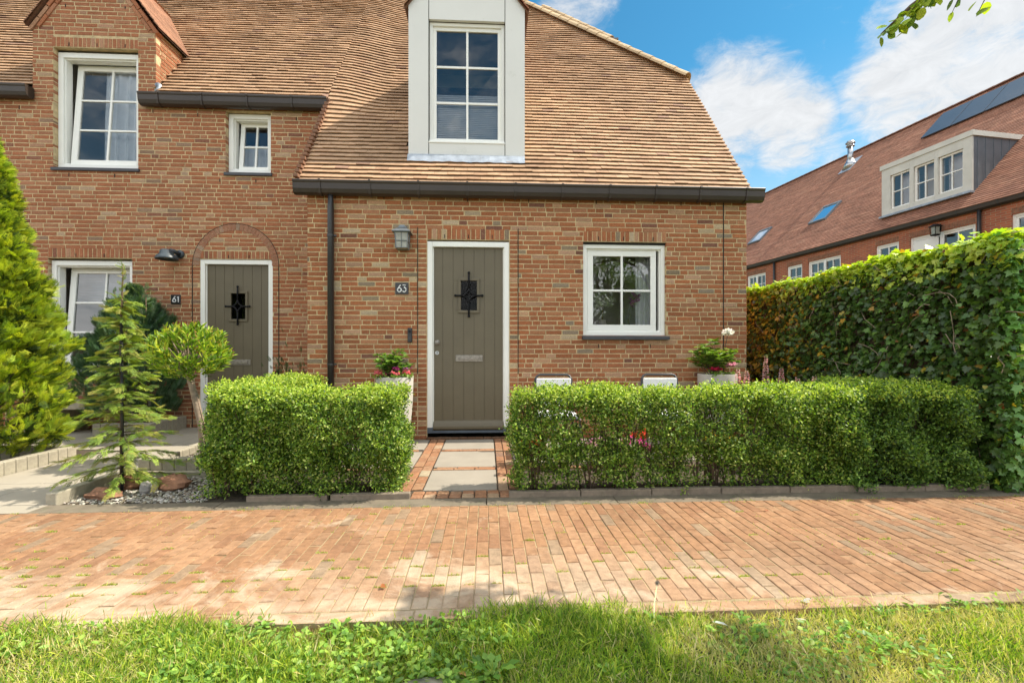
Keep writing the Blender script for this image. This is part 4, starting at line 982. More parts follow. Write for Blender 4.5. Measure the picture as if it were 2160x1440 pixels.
# pebbles
def region_pts(n, x0, x1, y0, y1, f=None):
    p = np.stack([rng.uniform(x0, x1, n), rng.uniform(y0, y1, n)], 1); return p if f is None else p[f(p[:, 0], p[:, 1])]
PEB = ([(-.5, 0, 0), (0, -.4, 0), (.5, 0, 0), (0, .4, 0), (0, 0, .35), (-.28, .2, .28), (.28, -.2, .26)], [(0, 1, 6, 5), (1, 2, 6), (2, 3, 5, 6), (3, 0, 5)])
p = np.concatenate([region_pts(2600, -3.2, -2.15, -2.42, -1.7), region_pts(1400, -3.13, -2.5, -1.5, -.4), region_pts(900, -4.75, -4.55, -2.3, -.9), region_pts(500, -5.2, -4.6, .45, 1.1)])
p3 = np.concatenate([p, rng.uniform(-.012, .0, (len(p), 1))+np.where((p[:, 1:2] > -1.55) & (p[:, 0:1] > -3.2), .05, 0)], 1)
g = MB(); g.box(-3.15, -2.45, -1.54, -.15, -.05, .048); props(g.build('raised_bed_soil', M['soil'], None), kind='structure')
th = rng.uniform(0, 6.28, len(p)); ax = np.stack([np.cos(th), np.sin(th), rng.normal(0, .2, len(p))], 1)
o = scatter('pebbles', PEB, p3, ax, np.tile([0, 0, 1.], (len(p), 1))+rng.normal(0, .25, (len(p), 3)), rng.uniform(.012, .034, len(p)), palette([(.42, .39, .33), (.30, .28, .24), (.20, .18, .15), (.55, .52, .46), (.25, .20, .14)], len(p)), M['pebble'])
props(o, 'grey and white pebbles spread in the garden beds', 'pebbles', kind='stuff')

# ------------------------------------------------------------------ background terrace
RO = Vector((13.23, 5.3, 0)); RD = Vector((-.127, .992, 0)); RN = Vector((-.992, -.127, 0))
def rw_(s, n, z): q = RO+RD*s+RN*n; return (q.x, q.y, z)
def frR(u, d, z): return rw_(u, d, z)
row = empty('terraced_house', 'long red brick terrace with skylights, white dormer and solar panels behind the ivy', 'house', (13.2, 10, 0))
m_, nt, p_, o_ = base_mat('terrace_brick'); L = nt.links
tcn = N(nt, 'ShaderNodeTexCoord'); br = N(nt, 'ShaderNodeTexBrick'); br.inputs['Scale'].default_value = 1; br.inputs['Brick Width'].default_value = .22; br.inputs['Row Height'].default_value = .062
br.inputs['Mortar Size'].default_value = .006; br.inputs['Color1'].default_value = (.46, .13, .06, 1); br.inputs['Color2'].default_value = (.32, .09, .05, 1); br.inputs['Mortar'].default_value = (.36, .28, .17, 1)
mp = N(nt, 'ShaderNodeMapping'); mp.inputs['Rotation'].default_value = (R(90), 0, 0)
uvn = N(nt, 'ShaderNodeAttribute', attribute_name='along'); L.new(uvn.outputs['Vector'], br.inputs['Vector'])
L.new(br.outputs[0], p_.inputs['Base Color']); p_.inputs['Roughness'].default_value = .9
bm_ = N(nt, 'ShaderNodeBump'); bm_.inputs['Strength'].default_value = .5; bm_.inputs['Distance'].default_value = .008; L.new(br.outputs['Fac'], bm_.inputs['Height']); bm_.invert = True; L.new(bm_.outputs[0], p_.inputs['Normal'])
M['terrace_brick'] = m_
def along(o, fs=None):
    """brick pattern coordinates along the wall (u, z)"""
    me = o.data; a = me.attributes.new('along', 'FLOAT_VECTOR', 'POINT'); v = np.empty(len(me.vertices)*3, np.float32); me.vertices.foreach_get('co', v); v = v.reshape(-1, 3)
    u = (v[:, 0]-RO.x)*RD.x+(v[:, 1]-RO.y)*RD.y+((v[:, 0]-RO.x)*RN.x+(v[:, 1]-RO.y)*RN.y); a.data.foreach_set('vector', np.stack([u, v[:, 2], 0*u], 1).astype(np.float32).ravel())
s0, s1 = -9., 24.; wins = [(8.35, 9.55), (6.34, 7.13), (4.60, 6.06), (2.52, 3.29), (.45, 2.19), (-1.15, -.33), (10.4, 11.8), (13, 14)]
wb = MB(); zt, zb_ = 4.60, 3.15
cuts = sorted({s0, s1, *[w[0] for w in wins], *[w[1] for w in wins]})
for i in range(len(cuts)-1):
    a, b = cuts[i], cuts[i+1]; c = (a+b)/2
    if any(w[0] < c < w[1] for w in wins): box_fr(wb, frR, a, b, -.3, 0, 0, zb_); box_fr(wb, frR, a, b, -.3, 0, zt, 4.99)
    else: box_fr(wb, frR, a, b, -.3, 0, 0, 4.99)
o = wb.build('wall', M['terrace_brick'], row); along(o)
for i, w in enumerate(wins):
    m = MB()
    def wf(u, d, z): return rw_(u, d-.07, z)
    fwd = .06; a, b = w; 
    box_fr(m, wf, a, b, -.06, .02, zb_, zb_+fwd); box_fr(m, wf, a, b, -.06, .02, zt-fwd, zt); box_fr(m, wf, a, a+fwd, -.06, .02, zb_+fwd, zt-fwd); box_fr(m, wf, b-fwd, b, -.06, .02, zb_+fwd, zt-fwd)
    nM = 2 if b-a > 1.2 else 1
    segs = [(a+fwd+(b-a-2*fwd)*k/nM, a+fwd+(b-a-2*fwd)*(k+1)/nM) for k in range(nM)]
    for k in range(1, nM): box_fr(m, wf, segs[k][0]-.05, segs[k][0]+.05, -.06, .02, zb_+fwd, zt-fwd)
    for p0, p1 in segs:
        box_fr(m, wf, p0, p0+.05, -.055, .0, zb_+fwd, zt-fwd); box_fr(m, wf, p1-.05, p1, -.055, .0, zb_+fwd, zt-fwd); box_fr(m, wf, p0+.05, p1-.05, -.055, .0, zt-fwd-.06, zt-fwd)
        box_fr(m, wf, (p0+p1)/2-.015, (p0+p1)/2+.015, -.05, -.005, zb_+fwd, zt-fwd-.06)
        for q in (.32, .64): z = zt-(zt-zb_)*q; box_fr(m, wf, p0+.05, p1-.05, -.048, -.008, z-.014, z+.014)
    if i == 4: box_fr(m, wf, 1.42, 2.12, -.02, .012, zb_+.05, zt-.13)          # solid white panel of the double doors
    fo = m.build('window', M['white'], row)
    g = MB(); g.quad(wf(b, -.03, zb_), wf(a, -.03, zb_), wf(a, -.03, zt), wf(b, -.03, zt)); g.build('pane', M['glass'], fo)
    g = MB(); g.quad(rw_(b, -1.1, zb_-.3), rw_(a, -1.1, zb_-.3), rw_(a, -1.1, zt+.2), rw_(b, -1.1, zt+.2)); g.build('room_lining', M['curtain'] if i % 3 == 0 else M['room'], fo)
    sl = MB(); k = max(1, int((b-a)/.065))
    for q in range(k): box_fr(sl, frR, a+(b-a)*q/k+.004, a+(b-a)*(q+1)/k-.006, -.05, .003, zt+.012, zt+.15)
    sl.build('soldier_course', M['stone'], fo)
TR = math.tan(R(45)); ze2 = 5.06; 
def rroof(s, n, h=0): return rw_(s, n+h*.707, ze2+TR*(.15-n)+h*.707)
ridge_n = .15-(10.5-ze2)/TR
rt = MB(); gaF = .10; cnt = int(((10.5-ze2)*1.414)/gaF)
def far_tint(): k = rnd.uniform(.86, 1.12); return (.32*k, .15*k, .095*k) if rnd.random() < .8 else (.36*k, .18*k, .115*k)
for c in range(cnt+1):
    d0 = c*gaF; n0 = .17-d0*.707; n1 = n0-gaF*.707*1.15; s = s0+(c % 2)*.4
    while s < s1:
        L_ = rnd.choice((.17, .34, .51, .68)); s2 = min(s+L_, s1); l = .022+rnd.uniform(-.003, .003)
        # leave the dormers' footprint open
        A, B, C, D = rroof(s, n0, l), rroof(s2, n0, l), rroof(s2, n1, .006), rroof(s, n1, .006); E_, F_ = rroof(s, n0, l-.018), rroof(s2, n0, l-.018)
        rt.add([A, B, C, D, E_, F_], [(1, 0, 3, 2), (0, 1, 5, 4)], far_tint()); s = s2
rt.quad(rroof(s0, .1, -.02), rroof(s1, .1, -.02), rw_(s1, ridge_n, 10.49), rw_(s0, ridge_n, 10.49), (.1, .05, .03))
rt.quad(rw_(s1, 2*ridge_n, ze2), rw_(s0, 2*ridge_n, ze2), rw_(s0, ridge_n, 10.5), rw_(s1, ridge_n, 10.5), (.3, .14, .08))
for s in (s0, s1): rt.add([rw_(s, .1, 5.0), rw_(s, 2*ridge_n, 5.0), rw_(s, ridge_n, 10.45)], [(0, 1, 2)], (.3, .14, .08))
rt.quad(rw_(s0, -.2, 0), rw_(s0, 2*ridge_n, 0), rw_(s0, 2*ridge_n, 5), rw_(s0, -.2, 5), (.3, .14, .08)); rt.quad(rw_(s1, -.2, 0), rw_(s1, 2*ridge_n, 0), rw_(s1, 2*ridge_n, 5), rw_(s1, -.2, 5), (.3, .14, .08)); rt.quad(rw_(s1, 2*ridge_n, 0), rw_(s0, 2*ridge_n, 0), rw_(s0, 2*ridge_n, 5.2), rw_(s1, 2*ridge_n, 5.2), (.3, .14, .08))
rfo = rt.build('roof', M['tile_far'], row)
hb = MB(); ridge_row(hb, rw_(s0, ridge_n, 10.5), rw_(s1, ridge_n, 10.5), 100, .10, (.22, .11, .075)); hb.build('ridge_tiles', M['tile_far'], rfo)
gm = MB(); prof = [(.0, 0), (.0, -.15), (.06, -.17), (.12, -.12), (.14, 0)]; vs = [rw_(s, .02+a, 5.06+b) for s in (s0, s1) for a, b in prof]; gm.add(vs, [(i, i+1, 6+i, 5+i) for i in range(4)]+[(0, 5, 9, 4)])
go = gm.build('gutter', M['gutter'], row); s = s0+.3
while s < s1:
    b = MB(); b.add([rw_(q, .02+a*1.06, 5.065+c*1.05) for q in (s, s+.03) for a, c in prof], [(i, i+1, 6+i, 5+i) for i in range(4)]); b.build('bracket', M['pipe'], go); s += .95
for s in (7.76, .32): b = MB(); b.tube([rw_(s, .07, 4.95), rw_(s, .07, 0)], .045, 10); b.build('downpipe', M['pipe'], row, smooth=True)
# white dormers of the terrace
def far_dormer(sa, sb, zb, zt, n_, wlist, label):
    m = MB(); z_e = zt-.30
    def fq(u, d, z): return rw_(u, n_+d, z)
    box_fr(m, fq, sa-.04, sb+.04, -.05, .03, z_e+.15, zt); ek = (.15-n_)-(zt-ze2)/TR
    # flat roof slab with white fascia returning on both sides
    rz_n = .15-(zt-ze2)/TR-n_
    box_fr(m, fq, sa-.04, sb+.04, rz_n, -.051, zt-.15, zt-.01)
    edges = [sa]+[e for w in wlist for e in w]+[sb]
    for i in range(0, len(edges), 2): box_fr(m, fq, edges[i]+.003, edges[i+1]-.003, -.05, 0, zb, z_e+.145)
    for a, b in wlist: box_fr(m, fq, a, b, -.05, .0, z_e-.11+.0, z_e+.145); box_fr(m, fq, a, b, -.05, 0, zb, zb+.17)
    do = m.build('dormer', M['dull'], row, bevel=0); do['label'] = label
    for s_, sg in ((sa+.01, -1), (sb-.01, 1)):
        ck = MB()
        nb = .15-(zb-ze2)/TR-n_; nt_ = .15-(zt-.15-ze2)/TR-n_
        ck.add([fq(s_, -.051, zb-.1), fq(s_, -.051, zt-.15), fq(s_, nt_-.05, zt-.15)], [(0, 1, 2)])
        k = 0
        while -.15-k*.28 > nt_: d = -.2-k*.28; zlow = ze2+TR*(.15-(n_+d)); box_fr(ck, fq, s_-.012, s_+.012, d-.012, d+.012, zlow, zt-.151); k += 1
        ck.build('zinc_cheek', M['zinc'], do)
    for i, (a, b) in enumerate(wlist):
        w = MB(); za_, zb2 = zb+.17, z_e-.11; fw_ = .05
        for q in ((a, b, za_, za_+fw_), (a, b, zb2-fw_, zb2), (a, a+fw_, za_+fw_, zb2-fw_), (b-fw_, b, za_+fw_, zb2-fw_)): box_fr(w, fq, q[0], q[1], -.13, -.06, q[2], q[3])
        box_fr(w, fq, (a+b)/2-.014, (a+b)/2+.014, -.12, -.07, za_+fw_, zb2-fw_); box_fr(w, fq, a+fw_, b-fw_, -.118, -.072, (za_+zb2)/2-.014, (za_+zb2)/2+.014)
        w.build('window_frame', M['white'], do)
        g = MB(); g.quad(fq(b, -.10, za_), fq(a, -.10, za_), fq(a, -.10, zb2), fq(b, -.10, zb2)); g.build('pane', M['glass'], do)
        g = MB(); g.quad(fq(b, -.4, za_), fq(a, -.4, za_), fq(a, -.4, zb2), fq(b, -.4, zb2)); g.build('room_lining', M['curtain'] if i != 1 else M['room'], do)
    lf = MB(); box_fr(lf, fq, sa-.02, sb+.02, -.05, .10, zb-.06, zb-.003); lf.build('lead_flashing', M['lead'], do)
far_dormer(.70, 3.30, 5.58, 7.25, -.25, [(.93, 1.58), (1.68, 2.28), (2.40, 3.02)], 'wide white dormer with three windows and zinc cheeks')
far_dormer(-3.0, -.85, 5.60, 7.28, -.25, [(-2.6, -1.9), (-1.8, -1.1)], 'white dormer cut by the right edge of the photo')
# skylights, flue, solar panels
def on_roof(mb, sa, sb, na, nb, h0, h1, mi=0):
    vs = [rroof(s, n, h) for h in (h0, h1) for n in (na, nb) for s in (sa, sb)]
    mb.add(vs, [(0, 2, 3, 1), (4, 5, 7, 6), (0, 1, 5, 4), (2, 6, 7, 3), (0, 4, 6, 2), (1, 3, 7, 5)], mi=mi)
for k, (a, b, p, q) in enumerate(((6.45, 7.3, -1.20, -1.98), (10.2, 11.05, -1.20, -1.90))):
    m = MB(); e = .06
    on_roof(m, a, b, p, p-e, 0, .09); on_roof(m, a, b, q+e, q, 0, .09); on_roof(m, a, a+e, p-e, q+e, 0, .09); on_roof(m, b-e, b, p-e, q+e, 0, .09)
    so = m.build('skylight', M['zinc'], row); so['label'] = 'sloping roof window '+('nearer the white dormer' if k == 0 else 'far down by the brick corner')
    g = MB(); on_roof(g, a+e, b-e, p-e, q+e, .05, .06); g.build('pane', M['glass'], so); g = MB(); on_roof(g, a+e, b-e, p-e, q+e, .026, .035); g.build('blind', M['curtain'], so)
fp = rroof(8.35, -4.35); f_ = MB(); f_.tube([fp, (fp[0], fp[1], fp[2]+.95)], .11, 14); f_.tube([(fp[0], fp[1], fp[2]-.15), (fp[0], fp[1], fp[2]+.30)], [.32, .12], 14)
f_.tube([(fp[0], fp[1], fp[2]+1.0), (fp[0], fp[1], fp[2]+1.03)], .19, 14); f_.tube([(fp[0], fp[1], fp[2]+.86), (fp[0], fp[1], fp[2]+.89)], .17, 14); f_.tube([(fp[0], fp[1], fp[2]+.9), (fp[0], fp[1], fp[2]+1.1)], .135, 14)
fl_o = f_.build('flue_pipe', M['steel'], row, smooth=True); g = MB(); on_roof(g, 8.05, 8.65, -4.0, -4.7, .02, .035); g.build('lead_flashing', M['lead'], fl_o)
pn, pn2 = -3.93, -4.98
for i in range(6):
    a = 4.93-1.02*(i+1); m = MB(); on_roof(m, a+.012, a+1.008, pn, pn2, .06, .10); m.build('solar_panel', M['solar'], row, bevel=.004)
# wall lantern of the terrace
tl = MB(); q = rw_(1.33, 0, 0); c = rw_(1.33, .17, 0); tl.box(q[0]-.02, q[0], q[1]-.04, q[1]+.04, 4.62, 4.80); tl.tube([rw_(1.33, 0, 4.76), rw_(1.33, .17, 4.80)], .012, 6)
frustum(tl, c[:2], .12, .04, 4.72, 4.80); frustum(tl, c[:2], .065, .085, 4.46, 4.50)
for sx, sy in ((-1, -1), (1, -1), (1, 1), (-1, 1)): tl.tube([(c[0]+sx*.07, c[1]+sy*.07, 4.47), (c[0]+sx*.085, c[1]+sy*.085, 4.73)], .008, 6)
o = tl.build('wall_lantern', M['iron'], None); props(o, 'dark caged lantern on the brick terrace just above the ivy', 'wall lamp')
g = MB(); frustum(g, c[:2], .058, .07, 4.49, 4.72); g.build('lamp_glass', M['frost'], o)

# ------------------------------------------------------------------ hedges
G1 = [(.135, .24, .028), (.18, .29, .035), (.075, .145, .02), (.04, .085, .014), (.25, .36, .045), (.40, .46, .12)]
def hedge_leaves(boxes, ncl, per, size, pal, dens=None, wob=.05, light_top=.35, seed=1):
    P = []; D = []; tot = sum((b[1]-b[0])*(b[3]-b[2])+(b[1]-b[0]+b[3]-b[2])*2*(b[5]-b[4]) for b in boxes)
    for b in boxes:
        A = (b[1]-b[0])*(b[3]-b[2])+(b[1]-b[0]+b[3]-b[2])*2*(b[5]-b[4]); n = int(ncl*A/tot*1.6)
        q = rng.uniform(0, 1, (n, 3)); L = np.array([b[1]-b[0], b[3]-b[2], b[5]-b[4]]); c = np.array([b[0], b[2], b[4]])
        # pull points towards the nearest face
        f = rng.integers(0, 5, n); w = np.array([L[1]*L[2], L[1]*L[2], L[0]*L[2], L[0]*L[2], L[0]*L[1]*1.3]); f = rng.choice(5, n, p=w/w.sum())
        dep = rng.exponential(.055, n); pt = c+q*L
        pt[f == 0, 0] = c[0]+dep[f == 0]; pt[f == 1, 0] = c[0]+L[0]-dep[f == 1]; pt[f == 2, 1] = c[1]+dep[f == 2]; pt[f == 3, 1] = c[1]+L[1]-dep[f == 3]; pt[f == 4, 2] = c[2]+L[2]-dep[f == 4]
        o = np.array([[-1, 0, 0], [1, 0, 0], [0, -1, 0], [0, 1, 0], [0, 0, 1.]])[f]
        wv = np.sin(pt[:, 0]*9+pt[:, 2]*7)*np.sin(pt[:, 0]*4.3-pt[:, 2]*5+1)+.6*np.sin(pt[:, 0]*17+pt[:, 1]*13)*np.sin(pt[:, 2]*19+2)
        pt = pt+o*(wv*wob)[:, None]*np.where(f[:, None] == 4, .45, 1)
        keep = rng.uniform(0, 1, n) < (.52+.48*np.clip(wv+.45, -1, 1))
        ed = np.minimum(np.abs(pt[:, 1]-c[1]), np.abs(pt[:, 1]-c[1]-L[1]))+np.abs(pt[:, 2]-c[2]-L[2]); keep &= ed > rng.uniform(0, .07, n)
        if dens is not None: keep &= rng.uniform(0, 1, n) < dens(pt)
        P.append(pt[keep]); D.append(o[keep])
    P = np.concatenate(P); D = np.concatenate(D); n = len(P)
    tw = unit(D*.8+np.array([0, 0, .65])+rng.normal(0, .5, (n, 3)))
    k = per; t = rng.uniform(-.3, 1, (n, k, 1)); pos = P[:, None, :]+tw[:, None, :]*t*.055+rng.normal(0, .012, (n, k, 3))
    ax = unit(tw[:, None, :]*.55+rng.normal(0, .75, (n, k, 3))); nr = unit(D[:, None, :]*.5+np.array([0, 0, .8])+rng.normal(0, .55, (n, k, 3)))
    pos = pos.reshape(-1, 3); m = len(pos); clump = np.repeat(rng.uniform(.75, 1.3, (n, 1)), k, axis=0)
    tint = palette(pal, m, .18)*clump
    lime_top = np.clip((np.repeat(P[:, 2], k)-.66)/.16, 0, 1)*rng.uniform(0, 1, m) > .4
    tint[lime_top] = palette([(.40, .50, .06), (.50, .58, .10), (.30, .42, .05)], lime_top.sum(), .15)  # paler lime tints, picked more often towards the hedge top
    return pos, ax.reshape(-1, 3), nr.reshape(-1, 3), rng.uniform(.8, 1.25, m)*size, np.clip(tint, 0, 1)
def stems(mb, x0, x1, y0, y1, h, n, tint=(1, 1, 1), seed=0):
    g = random.Random(seed)
    for i in range(n):
        x = g.uniform(x0, x1); y = g.uniform(y0, y1)
        for k in range(g.choice((1, 2, 3))):
            a = g.uniform(-.20, .20); b = g.uniform(-.08, .08); c = g.uniform(-.1, .1)
            pth = [(x, y, -.02), (x+a*.3, y+b*.3, h*.35), (x+a*.6+c*.3, y+b*.7, h*.7), (x+a+c*.3, y+b, h*g.uniform(.85, 1))]
            mb.tube(pth, [.0075, .006, .004, .0025], 5)
def make_hedge(boxes, ncl, per, size, label, dens=None, stem=None, pal=G1, wob=.04, group=None):
    h = empty('hedge', label, 'hedge', ((boxes[0][0]+boxes[0][1])/2, (boxes[0][2]+boxes[0][3])/2, 0), group)
    a = hedge_leaves(boxes, ncl, per, size, pal, dens, wob)
    scatter('foliage', LEAF6, *a[:5], M['leaf'], h, width=a[3]*.62)
    m = MB(); 
    for s in stem: stems(m, *s)
    props(m.build('stems', M['bark'], h, smooth=True), kind='stuff'); return h
make_hedge([(-2.14, -.69, -2.46, -1.95, .26, .815), (-2.18, -.70, -2.40, -1.97, .02, .32), (-2.38, -1.98, -1.98, -.42, .03, .83)], 23000, 6, .0215, 'dense clipped green hedge left of the brick path, with small pale flowers', dens=lambda p: np.clip(.72+p[:, 2]*1.2, .7, 1),
           stem=[(-2.2, -.75, -2.34, -2.05, .8, 20, (1, 1, 1), 2), (-2.35, -2.05, -1.8, -.5, .8, 8, (1, 1, 1), 4)], wob=.055)
# bulge at the foot of the left hedge by the path and by the pebbles
def right_dens(p):
    low = np.clip(.15+(p[:, 2]-.05)*1.35, .16, 1); solidr = np.clip((p[:, 0]-1.7)/.7, 0, 1)
    foot = np.exp(-((p[:, 2]-.1)/.13)**2)*.30
    return np.clip(np.maximum(low+foot, solidr*.8), 0, 1)
make_hedge([(.215, 3.05, -2.47, -2.11, .26, .815), (.235, 3.05, -2.40, -2.12, .02, .32)], 18500, 6, .0215, 'long clipped hedge right of the path, leafy on top and see-through low down', dens=right_dens, stem=[(.25, 3.0, -2.34, -2.2, .85, 46, (1, 1, 1), 9)], wob=.05)
PALD = [(.12, .22, .035), (.16, .27, .045), (.07, .135, .025), (.04, .085, .02), (.22, .33, .06)]  # greens darkened for the shaded hedge end, ivy shade put into the colour
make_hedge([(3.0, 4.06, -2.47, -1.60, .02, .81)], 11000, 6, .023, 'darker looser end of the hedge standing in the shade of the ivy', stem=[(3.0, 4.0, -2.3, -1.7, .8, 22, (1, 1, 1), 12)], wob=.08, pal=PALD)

# ------------------------------------------------------------------ ivy wall
iv = empty('ivy_screen', 'tall ivy covered screen with a lime green top and dark leafy face', 'ivy hedge', (4.4, 0, 0))
core = MB(); core.box(4.34, 4.52, -2.42, 3.8, -.1, 2.0); core.build('fence_panel', M['bark'], iv)
IX0, IX1, IY0, IY1, IZ = 4.2, 4.66, -2.56, 4.0, 2.10
def ivy_surface(n, face):
    q = rng.uniform(0, 1, (n, 3)); 
    if face == 'w': p = np.stack([np.full(n, IX0), IY0+(IY1-IY0)*q[:, 0]**1.25, q[:, 1]*IZ], 1); d = np.tile([-1., 0, 0], (n, 1)); s = (p[:, 1], p[:, 2])
    if face == 's': p = np.stack([IX0+(1.3)*q[:, 0], np.full(n, IY0), q[:, 1]*IZ], 1); d = np.tile([0, -1., 0], (n, 1)); s = (p[:, 0], p[:, 2])
    if face == 't': p = np.stack([IX0+(IX1-IX0)*q[:, 0], IY0+(IY1-IY0)*q[:, 1], np.full(n, IZ)], 1); d = np.tile([0, 0, 1.], (n, 1)); s = (p[:, 0], p[:, 1])
    if face == 'e': p = np.stack([np.full(n, IX1+.0), IY0+(IY1-IY0)*q[:, 0], q[:, 1]*IZ], 1); d = np.tile([1., 0, 0], (n, 1)); s = (p[:, 1], p[:, 2])
    wv = np.sin(s[0]*4.1+s[1]*2.2)*np.sin(s[1]*4.7-s[0]*1.3+.7)*.55+np.sin(s[0]*11+s[1]*3)*np.sin(s[1]*10+1.2)*.35
    p += d*(wv*.06+rng.uniform(-.09, .03, n))[:, None]
    return p, d, wv
parts = []
for face, n in (('w', 18000), ('s', 3200), ('t', 10500), ('e', 2500)):
    p, d, wv = ivy_surface(n, face)
    if face == 't': p[:, 2] += rng.exponential(.010, n)*(1+.8*np.sin(p[:, 1]*9)*np.sin(p[:, 1]*3.7+1))
    ax = unit(np.array([0, 0, -.55])+d*.25+rng.normal(0, .55, (n, 3))) if face != 't' else unit(rng.normal(0, 1, (n, 3))*[1, 1, .35]+[0, 0, .25])
    nr = unit(d*.9+np.array([0, 0, .55])+rng.normal(0, .38, (n, 3))); sz = rng.uniform(.034, .072, n)*(1.08 if face == 't' else 1)
    if face == 's': sz *= 1.25
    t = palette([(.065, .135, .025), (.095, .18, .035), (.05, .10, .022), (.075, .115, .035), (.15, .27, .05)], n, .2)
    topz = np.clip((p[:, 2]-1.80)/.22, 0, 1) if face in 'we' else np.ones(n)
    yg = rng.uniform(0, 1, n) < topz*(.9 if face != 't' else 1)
    if face == 's': yg = rng.uniform(0, 1, n) < .06; t = palette([(.17, .34, .08), (.13, .28, .07), (.21, .38, .10)], n, .2)  # end face in lighter greens, its lit look put into the colour
    t[yg] = palette([(.40, .52, .05), (.50, .60, .07), (.30, .44, .05), (.55, .62, .10)], yg.sum(), .15)  # lime top: young leaves, with their sunlit glow also put into the colour
    far = np.clip((p[:, 1]+.6)/1.5, 0, 1) if face == 'w' else np.zeros(n)
    yel = rng.uniform(0, 1, n) < .02+far*.5
    t[yel] = palette([(.50, .38, .04), (.36, .30, .04), (.55, .32, .04), (.26, .24, .04)], yel.sum(), .25)
    br_ = rng.uniform(0, 1, n) < .015; t[br_] = palette([(.45, .26, .05), (.30, .12, .04)], br_.sum(), .2)
    parts.append((p, ax, nr, sz, t))
a = [np.concatenate([q[i] for q in parts]) for i in range(5)]
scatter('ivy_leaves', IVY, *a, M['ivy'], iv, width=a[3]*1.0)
m = MB(); g_ = random.Random(5)
for i in range(150):
    y = g_.uniform(IY0, 3.5); z = g_.uniform(0.2, 2.0); x = IX0-.01+g_.uniform(-.03, .05); pth = [(x, y, z)]
    dy, dz = g_.uniform(-.6, .6), g_.uniform(.1, 1)
    for k in range(4): dy += g_.uniform(-.5, .5); dz += g_.uniform(-.5, .3); y += dy*.09; z += dz*.09; pth.append((x+g_.uniform(-.02, .02), y, min(z, 2.1)))
    m.tube(pth, .0035, 4)
props(m.build('ivy_stems', M['palebark'], iv), kind='stuff')

# ------------------------------------------------------------------ conifers
def spray_set(P, D, size, pal, droop=.25, per=1):
    n = len(P); ax = unit(D+np.array([0, 0, -droop])+rng.normal(0, .28, (n, 3))); nr = unit(np.array([0, 0, 1.])+rng.normal(0, .45, (n, 3))+D*.3)
    return P, ax, nr, size*rng.uniform(.7, 1.25, n), palette(pal, n, .2)
def conifer_crown(cx, cy, z0, z1, rad, n, size, pal, lay=.16, upt=.3, irr=.15, flat=1.):
    t = rng.uniform(0, 1, n)**.85; z = z0+(z1-z0)*t; th = rng.uniform(0, 2*math.pi, n)
    bump = 1+irr*(np.sin(th*3+z*4.1)*.5+np.sin(th*5-z*7.3)*.35+np.sin(z*21+th*2)*.4)
    r = rad(t)*bump*(1-rng.exponential(.10, n)); r = np.clip(r, .0, None)
    P = np.stack([cx+r*np.cos(th), cy+r*np.sin(th)*flat, z], 1); D = np.stack([np.cos(th), np.sin(th), np.full(n, upt)], 1)
    return P, D
ct = empty('conifer_tree', 'big bright yellow-green conifer at the left edge, cut by the photo border', 'tree', (-5.08, -1.1, 0))
P, D = conifer_crown(-5.08, -1.12, .12, 3.28, lambda t: .66*np.clip(1.06-t**1.25, 0, 1)*np.clip(.72+t*2.2, 0, 1)+.03, 17000, .15, None, irr=.32)
PALC = [(.40, .48, .035), (.30, .40, .03), (.52, .58, .05), (.22, .32, .03)]
a = spray_set(P-D*.05, D, .125, PALC, droop=-.15)
a = (a[0], unit(D*.75+np.array([0, 0, .55])+rng.normal(0, .38, D.shape)), unit(rng.normal(0, 1, D.shape)), a[3]*.9, a[4])
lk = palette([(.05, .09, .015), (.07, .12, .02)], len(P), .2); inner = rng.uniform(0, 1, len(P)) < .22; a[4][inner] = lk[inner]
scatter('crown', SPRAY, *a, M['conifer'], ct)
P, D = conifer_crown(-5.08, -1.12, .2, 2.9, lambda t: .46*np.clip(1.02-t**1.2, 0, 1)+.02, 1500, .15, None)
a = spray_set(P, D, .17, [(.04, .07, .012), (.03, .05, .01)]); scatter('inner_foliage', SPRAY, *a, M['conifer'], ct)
m = MB(); m.tube([(-5.08, -1.1, -.1), (-5.08, -1.1, 1.5), (-5.07, -1.12, 3.1)], [.07, .045, .01], 10)
for i in range(60):
    z = .2+i*.045; th = i*2.4; r = .5*(1-z/3.3); m.tube([(-5.08, -1.1, z), (-5.08+r*math.cos(th)*.6, -1.1+r*math.sin(th)*.6, z+.05), (-5.08+r*math.cos(th), -1.1+r*math.sin(th), z+.16)], [.012, .008, .004], 5)
m.build('trunk', M['bark'], ct, smooth=True)

